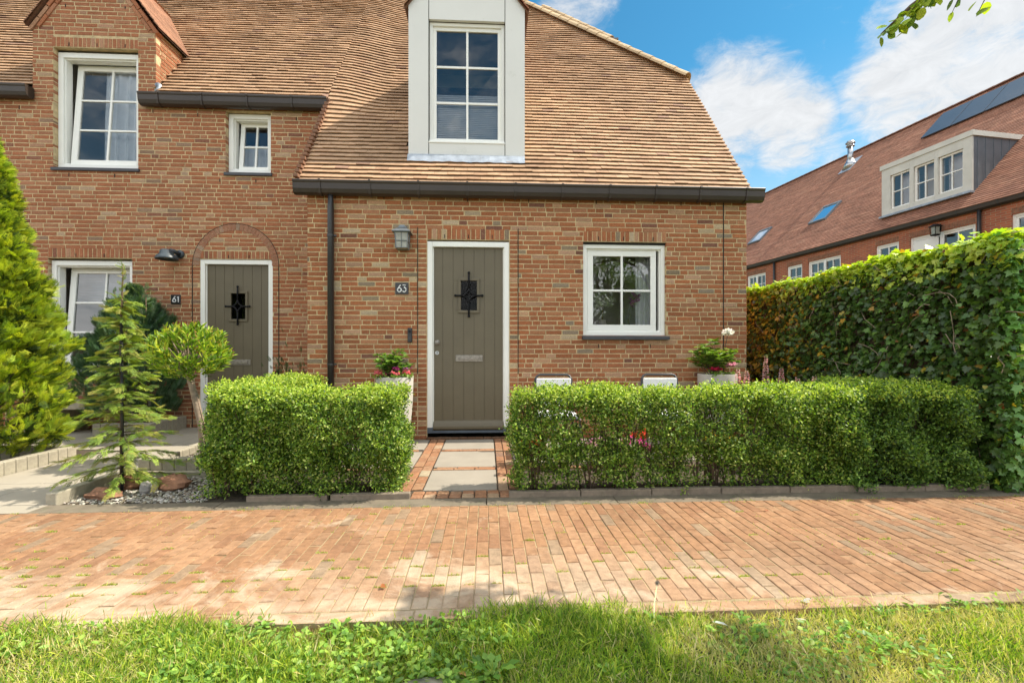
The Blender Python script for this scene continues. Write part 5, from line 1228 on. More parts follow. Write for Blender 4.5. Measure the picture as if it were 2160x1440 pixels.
def young_conifer():
    x0, y0 = -2.98, -2.12; root = empty('young_conifer', 'slim young feathery conifer tied to a black stake', 'tree', (x0, y0, 0))
    m = MB(); m.tube([(x0-.012, y0, -.05), (x0-.012, y0, .7), (x0-.02, y0, 1.3), (x0-.005, y0, 1.72), (x0-.0, y0, 1.86)], [.014, .012, .009, .006, .003], 8)
    P = []; D = []; g = random.Random(8)
    for i in range(86):
        z = .10+1.50*(i/86)**.95+g.uniform(-.02, .02); th = i*2.399+g.uniform(-.4, .4)
        L = (.47*max(0, 1-z/1.66)**1.05+.035)*g.uniform(.6, 1.12)
        if z < .3: L *= .95
        up = g.uniform(-.05, .30) if z > .5 else g.uniform(-.12, .15); d = Vector((math.cos(th), math.sin(th)*.85, up)); pth = []
        for k in range(5):
            s = k/4; q = Vector((x0, y0, z))+d*L*s+Vector((0, 0, -.16*L*s*s)); pth.append(q)
        m.tube(pth, [.0045, .004, .003, .002, .0015], 4)
        nS = int(6+L*46)
        for k in range(nS):
            s = (k+1)/nS; q = Vector((x0, y0, z))+d*L*s+Vector((0, 0, -.16*L*s*s)); sd_ = (1 if k % 2 else -1)*g.uniform(.4, 1.0)*(1-.6*s); dd = Vector((d.x-sd_*d.y, d.y+sd_*d.x, d.z-.05)).normalized()
            P.append(q); D.append(dd)
    for k in range(44):
        z = 1.22+k*.0148; th = k*2.4; P.append(Vector((x0-.005, y0, z))); D.append(Vector((math.cos(th)*.5, math.sin(th)*.5, .9)))
    P = np.array([tuple(q) for q in P]); D = np.array([tuple(q) for q in D])
    a = spray_set(P, D, .088, [(.25, .34, .06), (.19, .28, .055), (.33, .42, .07), (.13, .20, .04), (.36, .36, .09)], droop=.22)
    a[3][-44:] = .062
    scatter('foliage', SPRAY, *a, M['conifer'], root); m.build('trunk', M['bark'], root, smooth=True)
young_conifer()
m = MB(); m.tube([(-2.972, -2.14, -.1), (-2.972, -2.14, .6), (-2.978, -2.14, 1.40)], .0105, 8)
m.tube([(-2.972, -2.14, 1.40), (-2.972, -2.14, 1.405)], .013, 8); props(m.build('plant_stake', M['black'], None, smooth=True), 'thin black stake holding the slim young conifer upright', 'stake')
# blue-green juniper behind
jn = empty('juniper_shrub', 'dark blue-green juniper with ragged upright shoots against the wall', 'shrub', (-4.95, .8, 0))
P, D = conifer_crown(-5.0, .78, .25, 2.0, lambda t: .50*np.sin(np.clip(t*.85+.22, 0, 1)*math.pi)**.6+.03, 5200, .12, None, irr=.34, upt=.8)
a = spray_set(P, D, .12, [(.07, .14, .065), (.09, .17, .09), (.05, .10, .05), (.16, .24, .15)], droop=-.3); a[1][:] = unit(a[1]+[0, 0, .4]); P_, ax_, nr_, sz_, tt_ = a
rr = rng.normal(0, 1, nr_.shape); a = (P_, ax_, unit(rr), sz_, tt_); scatter('foliage', SPRAY, *a, M['conifer'], jn)
P = []; D = []; g = random.Random(3); m = MB()
for i in range(16):
    th = g.uniform(0, 6.28); b = Vector((-5.0+.16*math.cos(th), .78+.1*math.sin(th), .1)); tip = Vector((-5.02+g.uniform(-.40, .30), .8+g.uniform(-.25, .2), g.uniform(1.5, 2.12)))
    if i < 3: tip = Vector((-5.08+i*.11, .75, 2.1-.12*i))
    m.tube([b, b.lerp(tip, .5)+Vector((0, 0, .15)), tip], [.02, .012, .004], 6)
    for k in range(26): s = .55+.45*k/26; q = b.lerp(tip, s)+Vector((0, 0, .1*(1-s))); P.append(q); D.append(Vector((g.uniform(-1, 1), g.uniform(-1, 1), .9)).normalized())
P = np.array([tuple(q) for q in P]); D = np.array([tuple(q) for q in D]); a = spray_set(P, D, .11, [(.08, .16, .07), (.11, .19, .09), (.16, .25, .14)], droop=-.2); scatter('shoots', SPRAY, *a, M['conifer'], jn); m.build('stems', M['bark'], jn, smooth=True)

# ball-headed laurel on a stem
LANCE = ([(0, 0, 0), (.3, .5, .05), (.7, .38, .04), (1, 0, -.08), (.7, -.38, .04), (.3, -.5, .05)], [(0, 5, 4, 3), (0, 3, 2, 1)])
def laurel():
    c = Vector((-3.02, -1.2, 1.13)); root = empty('topiary_tree', 'small ball-headed evergreen on a bare stem with orange-brown buds', 'tree', (-2.98, -1.15, 0))
    m = MB(); P = []; A = []; BP = []
    m.tube([(-2.90, -1.15, 0), (-2.93, -1.16, .4), (-2.99, -1.18, .72), (-3.04, -1.2, .95)], [.038, .034, .032, .028], 10)
    g = random.Random(4)
    for i in range(230):
        d = Vector((g.gauss(0, 1), g.gauss(0, 1), g.gauss(.25, 1))).normalized(); r = g.uniform(.8, 1.05)
        tip = c+Vector((d.x*.37, d.y*.34, d.z*.27 if d.z > 0 else d.z*.24))*r
        if i % 4 == 0: m.tube([(-3.04, -1.2, .93), Vector((-3.04, -1.2, .98)).lerp(tip, .5), tip], [.010, .006, .003], 5)
        ud = (d*.6+Vector((0, 0, .75))).normalized()
        for k in range(9):
            th = k*2.4+i; s = ud.cross(Vector((0, 1, 0))).normalized(); t = ud.cross(s); a = (ud*.85+(s*math.cos(th)+t*math.sin(th))*.6).normalized(); P.append(tip-ud*.012*k+a*.004); A.append(a)
        if g.random() < .30 and d.z > -.2:
            for k in range(12): BP.append(tip+ud*.02+Vector((g.gauss(0, .016), g.gauss(0, .016), g.gauss(0, .022))))
    P = np.array([tuple(q) for q in P]); A = np.array([tuple(q) for q in A]); n = len(P)
    scatter('foliage', LANCE, P, A, unit(rng.normal(0, .5, (n, 3))+[0, 0, 1]), rng.uniform(.06, .095, n), palette([(.18, .30, .035), (.30, .42, .05), (.11, .20, .03), (.48, .52, .07)], n, .2), M['leaf'], root, width=rng.uniform(.018, .026, n))
    BP = np.array([tuple(q) for q in BP]); n = len(BP)
    scatter('buds', PEB, BP, rdir(n), rdir(n), rng.uniform(.010, .016, n), palette([(.42, .17, .04), (.33, .12, .04), (.50, .26, .08)], n, .2), M['pebble'], root)
    m.build('trunk', M['palebark'], root, smooth=True)
laurel()
# small dark shrub behind the left hedge
sh = empty('small_shrub', 'small dark evergreen tuft just above the left hedge beside the downpipe', 'shrub', (-2.75, .6, 0)); P = np.array([(-2.78, .6, .55)])+rng.normal(0, 1, (420, 3))*[.13, .1, .22]
a = spray_set(P, unit(P-[-2.78, .6, .3]), .08, [(.05, .09, .03), (.07, .12, .04)], droop=-.4); scatter('foliage', SPRAY, *a, M['conifer'], sh)
m = MB(); m.tube([(-2.78, .6, 0), (-2.78, .6, .5)], .015, 6); m.build('trunk', M['bark'], sh)

# ------------------------------------------------------------------ planters, flowers, chairs
def flower_mass(root, centres, r, cols, n=16, psz=.03, name='flowers'):
    P = []; A = []; T = []
    for c in centres:
        c = np.array(c); d = rdir(n); d[:, 2] = np.abs(d[:, 2])*.8+.1; P.append(c+d*r*rng.uniform(.1, .9, (n, 1))); A.append(d); T.append(palette([cols[rng.integers(len(cols))]], n, .15))
    P = np.concatenate(P); A = unit(np.concatenate(A)); T = np.concatenate(T); scatter(name, LEAF6, P, A, rdir(len(P)), psz*rng.uniform(.8, 1.2, len(P)), T, M['petal'], root, width=psz*.9)
def planter(x, y, r, h, label):
    m = MB(); m.lathe([(0, 0), (r*.62, 0), (r*.72, .02), (r*.86, h*.3), (r*.96, h*.62), (r, h*.97), (r*.99, h), (r*.91, h), (r*.90, h*.93), (0, h*.93)], (x, y, 0), 40)
    m.f = m.f; root = m.build('planter', M['pot'], None, smooth=True); props(root, label, 'planter'); e = root.modifiers.new('edge', 'EDGE_SPLIT'); e.split_angle = R(50)
    s = MB(); s.lathe([(0, .0), (r*.895, -.002)], (x, y, h*.935), 24); s.build('potting_soil', M['soil'], root); return root
planter(-1.14, -.27, .228, .83, 'tall pale concrete planter between the left hedge and door 63')
planter(2.93, -.33, .235, .86, 'tall pale concrete planter at the right corner of the cottage')
def leafy_plant(x, y, z0, hgt, spread, nst, label, size=.085, cols=((.09, .19, .03), (.13, .25, .04), (.06, .13, .025)), cat='plant', seed=1, tri=5, name='leafy_plant'):
    root = empty(name, label, cat, (x, y, z0)); g = random.Random(seed); m = MB(); P = []; A = []
    for i in range(nst):
        th = i*2.4+g.random(); rr = spread*math.sqrt((i+.5)/nst); tip = Vector((x+rr*math.cos(th), y+rr*math.sin(th), z0+hgt*g.uniform(.5, 1)*(1-.35*rr/spread))); b = Vector((x+g.uniform(-.03, .03), y+g.uniform(-.03, .03), z0))
        mid = b.lerp(tip, .55)+Vector((0, 0, .04)); m.tube([b, mid, tip], [.006, .004, .002], 5)
        for s in (.55, .75, .9, 1.0):
            q = b.lerp(tip, s)+Vector((0, 0, .04*(1-abs(s-.5))))
            for k in range(tri):
                a2 = g.uniform(0, 6.28); P.append(q); A.append(Vector((math.cos(a2), math.sin(a2), g.uniform(-.1, .5))).normalized())
    P = np.array([tuple(q) for q in P]); A = np.array([tuple(q) for q in A]); n = len(P)
    scatter('foliage', LANCE, P, A, unit(rng.normal(0, .35, (n, 3))+[0, 0, 1]), size*rng.uniform(.7, 1.2, n), palette(list(cols), n, .2), M['leaf'], root, width=size*.40*rng.uniform(.8, 1.2, n)); m.build('stems', M['leaf'] if False else M['bark'], root, smooth=True)
    return root
leafy_plant(-1.17, -.27, .75, .50, .22, 26, 'dark leafy peony plant in the tall planter by door 63', .085, ((.13, .24, .04), (.19, .32, .06), (.08, .16, .03)), seed=3)
pe = leafy_plant(2.88, -.33, .77, .56, .28, 30, 'peony with one white bloom in the right planter', .10, ((.16, .25, .03), (.22, .31, .05), (.10, .18, .03)), seed=6)
flower_mass(pe, [(3.05, -.36, 1.36)], .055, [(.85, .83, .74)], 60, .05, 'white_bloom'); m = MB(); m.tube([(2.92, -.33, .8), (3.0, -.34, 1.05), (3.05, -.36, 1.34)], .005, 6); m.build('flower_stem', M['bark'], pe)
def small_flowers(x, y, z, label, cols, n=4, r=.07, fr_=.025, hgt=.08, seed=0, psz=.028, cat='flowers', leafc=((.14, .24, .04), (.2, .3, .05))):
    root = empty('flowering_plant', label, cat, (x, y, z)); g = random.Random(seed)
    P = np.array([(x, y, z)])+rng.normal(0, 1, (50, 3))*[r*.8, r*.8, hgt*.3]; P[:, 2] = np.maximum(P[:, 2], z)
    scatter('foliage', LEAF6, P, unit(rng.normal(0, 1, (50, 3))+[0, 0, .5]), unit(rng.normal(0, .4, (50, 3))+[0, 0, 1]), rng.uniform(.025, .045, 50), palette(list(leafc), 50, .2), M['leaf'], root, width=.03)
    flower_mass(root, [(x+g.uniform(-r, r), y+g.uniform(-r, r), z+hgt*g.uniform(.6, 1.1)) for _ in range(n)], fr_, cols, 16, psz)
    return root
PINK, RED, MAG, PUR = (.90, .24, .28), (.65, .02, .015), (.75, .10, .40), (.55, .22, .55)
small_flowers(-1.28, -.42, .83, 'coral-pink geranium at the left rim of the planter by door 63', [PINK], 3, .05, .035, .05, 1)
small_flowers(-1.10, -.46, .83, 'coral-pink geranium at the front rim of the planter by door 63', [PINK], 2, .04, .032, .05, 2)
small_flowers(-.97, -.36, .83, 'coral-pink geranium at the right rim of the planter by door 63', [PINK], 3, .04, .036, .06, 3)
small_flowers(-1.05, -.30, .86, 'violet-pink flowers in the middle of the planter by door 63', [PUR, (.7, .3, .6), MAG], 9, .09, .028, .08, 4)
small_flowers(2.84, -.50, .86, 'crimson geranium at the front of the right planter', [(.55, .02, .07)], 3, .05, .035, .05, 5)
small_flowers(3.04, -.42, .86, 'pale pink flowers under the white peony', [(.75, .35, .45)], 7, .07, .02, .12, 6)
for i, (x, y, lab, c) in enumerate([(.42, -1.75, 'bright red flowers low behind the right hedge, nearest the path', [RED]), (1.0, -1.7, 'pale lilac-pink flowers behind the right hedge', [(.7, .4, .5)]), (1.42, -1.72, 'magenta flowers low behind the right hedge', [MAG]), (1.6, -1.35, 'coral-red flowers behind the middle of the right hedge', [(.8, .1, .05)]),
                                   (2.3, -1.6, 'yellowish flowering tuft behind the right hedge', [(.7, .5, .05)])]):
    small_flowers(x, y, .12, lab, c, 8, .10, .04, .16, 20+i, .035)
for i, (x, y) in enumerate([(.75, -1.55), (1.25, -1.5), (1.9, -1.6), (2.5, -1.45), (.4, -1.45), (2.9, -1.5)]):
    leafy_plant(x, y, 0, .26+.04*(i % 3), .16, 12, 'low fresh green border plant behind the right hedge, %s from the path' % ['second', 'third', 'fourth', 'fifth', 'first', 'sixth'][i], .07, ((.20, .30, .04), (.28, .36, .06)), seed=40+i)
leafy_plant(-1.55, -1.45, 0, .86, .16, 8, 'light green shoots rising just above the left hedge', .07, ((.22, .32, .04), (.28, .36, .06)), seed=60)
def lupin(x, y, ztop, L, label, seed):
    root = empty('lupin', label, 'lupin', (x, y, 0), 'pink lupins'); m = MB(); m.tube([(x, y, 0), (x+.01, y, ztop*.6), (x, y, ztop)], [.007, .006, .003], 6); m.build('stem', M['bark'], root)
    n = int(L*520); t = rng.uniform(0, 1, n); th = rng.uniform(0, 6.28, n); lv = np.round(t*L/.021)*.021; r = .040*(1-.75*(lv/L))+.006
    P = np.stack([x+r*np.cos(th)*.5, y+r*np.sin(th)*.5, ztop-L+lv], 1); A = unit(np.stack([np.cos(th), np.sin(th), np.full(n, .35)], 1)); tt = palette([(.85, .36, .36), (.9, .55, .52), (.9, .7, .64)], n, .15); top = t > .9; tt[top] = (.35, .4, .15)
    scatter('flower_spike', LEAF6, P, A, rdir(n), .026*(1-.5*t), tt, M['petal'], root, width=.018)
    n = 60; P = np.tile([(x, y, 0.)], (n, 1)); P[:, 2] = rng.uniform(.1, ztop-L-.02, n); th = rng.uniform(0, 6.28, n); P[:, 0] += .09*np.cos(th); P[:, 1] += .09*np.sin(th)
    scatter('leaves', LANCE, P, unit(np.stack([np.cos(th), np.sin(th), rng.normal(.1, .3, n)], 1)), unit(rng.normal(0, .4, (n, 3))+[0, 0, 1]), .06, palette([(.09, .17, .04), (.13, .22, .05)], n, .2), M['leaf'], root, width=.014)
for px_, y, zt_, L, lab in ((2.97, -.75, .95, .22, 'pink lupin nearest the right planter'), (3.05, -.80, .92, .16, 'short pointed pink lupin beside the right planter'), (3.31, -.75, 1.10, .34, 'tallest pink lupin in front of the ivy'), (3.47, -.80, .96, .24, 'pink lupin right of the tallest one'), (3.63, -.85, .85, .12, 'barely showing pink lupin tip above the hedge'), (3.80, -.90, .86, .14, 'rightmost pink lupin tip above the hedge')):
    lupin(px_, y, zt_, L, lab, 1)
def chair(x, y, label):
    t = empty('garden_chair', label, 'chair', (x, y, 0), 'garden chairs by the wall'); w = .215; r = .0135
    m = MB(); zt_ = .875
    m.tube([(x-w, y+.05, .44), (x-w+.005, y+.10, zt_-.05), (x-w+.03, y+.11, zt_-.012), (x-w+.06, y+.11, zt_), (x+w-.06, y+.11, zt_), (x+w-.03, y+.11, zt_-.012), (x+w-.005, y+.10, zt_-.05), (x+w, y+.05, .44)], r, 8)
    m.tube([(x-w, y+.10, zt_-.075), (x+w, y+.10, zt_-.075)], .005, 6); m.build('back_frame', M['chairframe'], t, smooth=True)
    m = MB(); m.box(x-w+.015, x+w-.015, y+.065, y+.09, .52, zt_-.040); m.build('backrest', M['cushion'], t, bevel=.01)
    m = MB(); m.box(x-w+.01, x+w-.01, y-.36, y+.04, .43, .475); m.build('seat', M['cushion'], t, bevel=.015)
    for sx in (-1, 1):
        for yy, y2 in ((y-.35, y-.40), (y+.04, y+.12)): m = MB(); m.tube([(x+sx*w, yy, .44), (x+sx*(w+.01), y2, 0)], r, 8); m.build('leg', M['chairframe'], t, smooth=True)
    m = MB(); m.tube([(x-w, y-.36, .425), (x+w, y-.36, .425)], r*.8, 6); m.tube([(x-w, y-.36, .425), (x-w, y+.05, .425)], r*.8, 6); m.tube([(x+w, y-.36, .425), (x+w, y+.05, .425)], r*.8, 6); m.build('seat_frame', M['chairframe'], t)
chair(.77, -.85, 'white padded chair with dark frame, nearer door 63'); chair(2.02, -.85, 'white padded chair with dark frame, nearer the right planter')
# flowers on the sill inside
m = MB(); m.lathe([(0, 0), (.05, 0), (.06, .1), (.05, .18), (.045, .18)], (1.60, .27, 1.40), 18); o = m.build('vase', M['pot'], None, smooth=True); props(o, 'small pale vase behind the left panes of the four-pane window', 'vase')
h_ = empty('hydrangea_bouquet', 'white hydrangea heads seen through the four-pane window', 'flowers', (1.62, .42, 1.55)); flower_mass(h_, [(1.50, .27, 1.84), (1.60, .25, 1.92), (1.70, .27, 1.83), (1.57, .27, 1.76), (1.66, .25, 1.77)], .08, [(.85, .88, .72)], 60, .035); m = MB(); m.tube([(1.60, .27, 1.5), (1.60, .27, 1.78)], .01, 6); m.build('stems', M['bark'], h_)
oc = empty('orchid', 'purple orchid on a curved stem behind the lower right pane', 'flowers', (2.06, .38, 1.4)); flower_mass(oc, [(2.08, .26, 1.90), (2.05, .26, 1.83), (2.03, .25, 1.77)], .06, [(.50, .10, .45)], 16, .05); m = MB(); m.tube([(2.00, .26, 1.38), (1.96, .26, 1.6), (2.01, .26, 1.82), (2.08, .26, 1.92)], .006, 6); m.build('stem', M['bark'], oc)

# ------------------------------------------------------------------ lawn, weeds and tufts in the joints
def blades(pts, z, hl, w, pal, lean=.5, tintf=None):
    n = len(pts); P = np.concatenate([pts, np.full((n, 1), z)], 1); ax = unit(np.stack([rng.normal(0, lean, n), rng.normal(0, lean, n), np.ones(n)], 1)); nr = rdir(n)
    return P, ax, nr, hl, palette(pal, n, .22), w
NG = 150000
pts = region_pts(NG, -3.4, 4.0, -4.95, -4.02)
edge = -4.06+.035*np.sin(pts[:, 0]*5)+.03*np.sin(pts[:, 0]*13+1); pts = pts[(pts[:, 1] < edge+rng.exponential(.018, len(pts)))]
# pale concrete cover bare patch
bare = ((pts[:, 0]+.17)/.21)**2+((pts[:, 1]+4.54)/.115)**2 < 1; pts = pts[~bare]
patch = np.sin(pts[:, 0]*3.1+1)*np.sin(pts[:, 1]*5+pts[:, 0])+.5*np.sin(pts[:, 0]*9)*np.sin(pts[:, 1]*14)
dry = np.clip(patch*.6+.18+.6*np.clip((pts[:, 0]-.5)/.8, 0, 1)-.25*np.clip(1-np.abs(pts[:, 0]-.2)/.5, 0, 1), 0, 1)
n = len(pts); keep = rng.uniform(0, 1, n) < (1-.35*dry); pts, dry = pts[keep], dry[keep]; n = len(pts)
hl = rng.uniform(.015, .05, n)*(1-.5*dry)*(1+.35*np.sin(pts[:, 0]*6)*np.sin(pts[:, 1]*15+pts[:, 0]*3))+.035*(rng.uniform(0, 1, n) < .06); tt = palette([(.30, .43, .05), (.40, .50, .06), (.18, .30, .04), (.54, .57, .09), (.11, .20, .03)], n, .2)
d_ = rng.uniform(0, 1, n) < dry*.75+.08; tt[d_] = palette([(.62, .52, .24), (.52, .46, .17), (.68, .58, .32)], d_.sum(), .2)
P = np.concatenate([pts, np.full((n, 1), -.03)], 1); P[:, 2] += .012*np.sin(pts[:, 0]*2.7)+.012*np.sin(pts[:, 1]*9+pts[:, 0]*4)
lean = rng.normal(0, .7, (n, 2)); ax = unit(np.concatenate([lean, np.ones((n, 1))], 1))
o = scatter('grass', BLADE, P, ax, rdir(n), hl+.02, tt, M['grass'], None, width=rng.uniform(.0025, .006, n)); props(o, 'mown verge grass with sunburnt patches along the brick pavement', 'grass', kind='stuff')
pts = np.concatenate([region_pts(20000, -9, 9, -6.8, -4.9), region_pts(9000, -9, -3.4, -4.95, -4.1), region_pts(9000, 4., 9, -4.95, -4.1)]); n = len(pts)
o = scatter('grass_beyond', BLADE, np.concatenate([pts, np.full((n, 1), -.06)], 1), unit(np.concatenate([rng.normal(0, .6, (n, 2)), np.ones((n, 1))], 1)), rdir(n), rng.uniform(.05, .1, n), palette([(.14, .23, .035), (.20, .28, .045), (.36, .32, .14)], n, .2), M['grass'], None, width=.006); props(o, 'verge grass nearer the street', 'grass', kind='stuff')
g = MB(); nx2 = 90
for i in range(nx2):
    for j in range(10):
        x0, x1 = -10+20*i/nx2, -10+20*(i+1)/nx2; y0, y1 = -7+2.915*j/10, -7+2.915*(j+1)/10
        f_ = lambda x, y: -.032+.012*math.sin(x*2.7)+.012*math.sin(y*9+x*4)
        g.quad((x0, y0, f_(x0, y0)), (x1, y0, f_(x1, y0)), (x1, y1, f_(x1, y1)), (x0, y1, f_(x0, y1)))
props(g.build('verge_soil', M['turf'], None, smooth=True), kind='structure')
m = MB(); m.lathe([(0, 0), (.20, 0), (.205, -.04)], (-.17, -4.55, -.012), 28); o = m.build('manhole_cover', M['drive'], None); o.scale = (1, .62, 1); o.location = (0, -4.55*.38, 0); props(o, 'round grey concrete cover half hidden in the grass at the bottom edge', 'drain cover')
# moss and grass in the joints of the paving
mp_ = np.array(moss); mp_ = mp_[(np.abs(mp_[:, 0]) < 6)]
w_ = np.exp(-((mp_[:, 1]+3.62)/.30)**2)*1.0+.10; w_ = w_*np.clip(.55+1.1*np.sin(mp_[:, 0]*1.7+2)*np.sin(mp_[:, 1]*6+mp_[:, 0]*2.3), .08, 1.2); sel = mp_[rng.uniform(0, 1, len(mp_)) < w_]
rep = rng.integers(12, 70, len(sel)); q = np.repeat(sel, rep, axis=0); q = q+np.stack([rng.uniform(-.03, .03, len(q)), rng.normal(0, .0035, len(q))], 1)
q2 = region_pts(5000, -5, 5, -3.95, -2.66); q2[:, 0] = np.round(q2[:, 0]/pitch)*pitch-.0+(-10 % pitch)-.0025; cl = np.sin(q2[:, 0]*2.1)*np.sin(q2[:, 1]*6+q2[:, 0]*3); q2 = q2[cl > .35]
q3 = region_pts(2600, -2, 4.2, -2.66, -2.6); q = np.concatenate([q, q2, q3[np.sin(q3[:, 0]*7)+np.sin(q3[:, 0]*17) > .6]]); n = len(q)
o = scatter('joint_moss', BLADE, np.concatenate([q, np.full((n, 1), -.006)], 1), unit(np.concatenate([rng.normal(0, .9, (n, 2)), np.ones((n, 1))], 1)), rdir(n), rng.uniform(.009, .021, n), palette([(.32, .38, .05), (.44, .45, .08), (.22, .30, .04), (.55, .50, .18)], n, .2), M['grass'], None, width=rng.uniform(.003, .005, n)); props(o, 'moss and tiny grass tufts in the joints of the brick pavement', 'moss', kind='stuff')
# clover and small weeds between the grass
c = region_pts(4600, -3.2, 3.6, -4.85, -4.06); cl = np.sin(c[:, 0]*3.3+.4)*np.sin(c[:, 1]*8+2); c = c[(cl > .1-.45*(c[:, 0] < .2)) & (rng.uniform(0, 1, len(c)) < np.where(c[:, 0] < .2, 1, .4))]; k = 5; n = len(c)*k
P = np.repeat(np.concatenate([c, np.full((len(c), 1), .0)], 1), k, axis=0)+rng.normal(0, 1, (n, 3))*[.014, .014, .007]; P[:, 2] = np.clip(P[:, 2], -.02, .025)
o = scatter('clover', LEAF6, P, unit(rng.normal(0, 1, (n, 3))*[1, 1, .35]+[0, 0, .2]), unit(rng.normal(0, .3, (n, 3))+[0, 0, 1]), rng.uniform(.012, .032, n), palette([(.19, .33, .05), (.26, .41, .07), (.34, .47, .08), (.13, .24, .045)], n, .2), M['leaf'], None, width=rng.uniform(.014, .022, n)); props(o, 'clover and small broad-leaved weeds mixed through the grass', 'clover', kind='stuff')
DAND = ([(0, -.03, 0), (.2, .08, .08), (.32, .03, .10), (.45, .12, .12), (.58, .04, .12), (.75, .16, .10), (1, 0, .0), (.75, -.16, .10), (.58, -.04, .12), (.45, -.12, .12), (.32, -.03, .10), (.2, -.08, .08), (0, .03, 0)], [(0, 12, 1, 11), (11, 1, 2, 10), (10, 2, 3, 9), (9, 3, 4, 8), (8, 4, 5, 7), (7, 5, 6)])
def rosette(x, y, r, label, nl=9, clock=0):
    root = empty('dandelion', label, 'weed', (x, y, -.04), 'dandelions in the verge'); th = np.arange(nl)*2.4+rng.uniform(0, 6); ax = unit(np.stack([np.cos(th), np.sin(th), rng.uniform(.25, .9, nl)], 1))
    scatter('leaves', DAND, np.tile([(x, y, -.025)], (nl, 1)), ax, unit(-ax*.4+[0, 0, 1]), r*rng.uniform(.8, 1.2, nl), palette([(.15, .29, .045), (.21, .36, .055)], nl, .15), M['leaf'], root, width=r*1.1)
    if clock:
        m = MB(); m.tube([(x, y, -.05), (x+.005, y+.01, .05), (x+.022, y+.02, clock)], .0022, 6); m.build('stem', M['leaf'], root)
        n = 150; d = rdir(n); scatter('seed_head', BLADE, np.tile([(x+.022, y+.02, clock+.004)], (n, 1)), d, rdir(n), .013, palette([(.22, .2, .17)], n, .2), M['petal'], root, width=.0012)
for i, (x, y, r, lab, ck) in enumerate([(.72, -4.13, .09, 'dandelion with a grey seed head on a tall stalk at the pavement edge', .135), (-.62, -4.12, .10, 'dandelion tuft leaning over the pavement left of centre', 0), (-1.35, -4.16, .07, 'dandelion at the pavement edge on the left', 0), (.02, -4.42, .14, 'large dandelion rosette at the bottom centre', 0),
        (-.35, -4.30, .12, 'dandelion rosette in the grass left of the large one', 0), (1.55, -4.35, .10, 'dark green weed in the dry grass at right', 0), (1.10, -4.15, .08, 'dandelion right of the seed head', 0), (-1.9, -4.3, .10, 'leafy weed in the left of the verge', 0), (.45, -4.45, .09, 'dandelion in the shaded grass right of centre', 0), (1.75, -4.14, .08, 'dandelion at the pavement edge on the far right', 0), (-1.0, -4.42, .10, 'dandelion low in the grass, left half', 0)]):
    rosette(x, y, r*.68, lab, 10, ck)
# fallen leaves and a pale shell-like stone
def fallen(x, y, z, s, col, label, name='fallen_leaf', cat='leaf'):
    n = 1; o = scatter(name, IVY if s < .06 else LEAF6, np.array([(x, y, z)]), np.array([(math.cos(x*9), math.sin(x*9), .15)]), np.array([(.1, .3, 1.)]), s, np.array([col]), M['petal'], None, width=s*.8); props(o, label, cat); return o
fallen(-.50, -3.83, .012, .035, (.42, .16, .06), 'curled brown leaf on the pavement left of the branch shadow'); fallen(-.10, -4.42, -.0, .045, (.75, .42, .16), 'orange-tan leaf in the grass at the bottom centre')
fallen(1.33, -4.17, .0, .04, (.75, .72, .55), 'small pale yellow leaf in the grass at right'); fallen(1.0, -4.22, .01, .06, (.75, .78, .75), 'whitish broad leaf lying in the grass right of centre')
fallen(2.0, -2.85, .006, .03, (.35, .04, .02), 'tiny red leaf on the pavement at right'); fallen(1.45, -4.05, .004, .05, (.62, .62, .60), 'pale grey leaf at the pavement edge on the right')

# ------------------------------------------------------------------ street tree over the verge
tr = empty('street_tree', 'broad-leaved tree whose leafy branch tip hangs into the top right corner', 'tree', (4.3, -5.4, 0))
ROUND = ([(0, 0, 0), (.12, .3, .03), (.4, .48, .04), (.75, .36, .02), (1, 0, -.06), (.75, -.36, .02), (.4, -.48, .04), (.12, -.3, .03)], [(0, 7, 6, 5, 4), (0, 4, 3, 2, 1)])
m = MB(); m.tube([(4.3, -5.4, -.1), (4.28, -5.38, 1.2), (4.2, -5.3, 2.4), (4.0, -5.1, 3.4), (3.9, -5.0, 4.6)], [.13, .11, .09, .06, .02], 12)
P = []; A = []; g = random.Random(12)
def limb(path, n_tw, L, leafn, seed, r0=.03, dens=1.):
    gg = random.Random(seed); path = [Vector(p) for p in path]; m.tube(path, [r0*(1-.85*i/(len(path)-1)) for i in range(len(path))], 7)
    for i in range(n_tw):
        t = gg.uniform(.15, 1)*(len(path)-1); k = min(int(t), len(path)-2); b = path[k].lerp(path[k+1], t-k); d = (path[k+1]-path[k]).normalized()
        d = (d+Vector((gg.gauss(0, .6), gg.gauss(0, .6), gg.gauss(-.1, .45)))).normalized(); ll = L*gg.uniform(.5, 1); m.tube([b, b+d*ll*.5, b+d*ll+Vector((0, 0, -.04))], [.006, .004, .0015], 4)
        for q in range(leafn):
            s = (q+.6)/leafn; pos = b+d*ll*s+Vector((0, 0, -.04*s*s)); sd_ = d.cross(Vector((0, 0, 1))).normalized()*(1 if q % 2 else -1); P.append(pos); A.append((d*.5+sd_*.8+Vector((0, 0, gg.uniform(-.55, .1)))).normalized())
tip = Vector((2.04, -3.8, 2.79)); mid = Vector((2.20, -3.80, 2.94)); 
limb([(4.2, -5.3, 2.5), (3.6, -4.7, 3.15), (2.9, -4.1, 3.25), (2.42, -3.85, 3.10), mid, tip], 0, .2, 0, 2, .028)
limb([(3.4, -4.5, 3.3), (3.0, -4.05, 3.42), (2.6, -3.9, 3.42), (2.35, -3.85, 3.38)], 85, .30, 9, 77, .02)
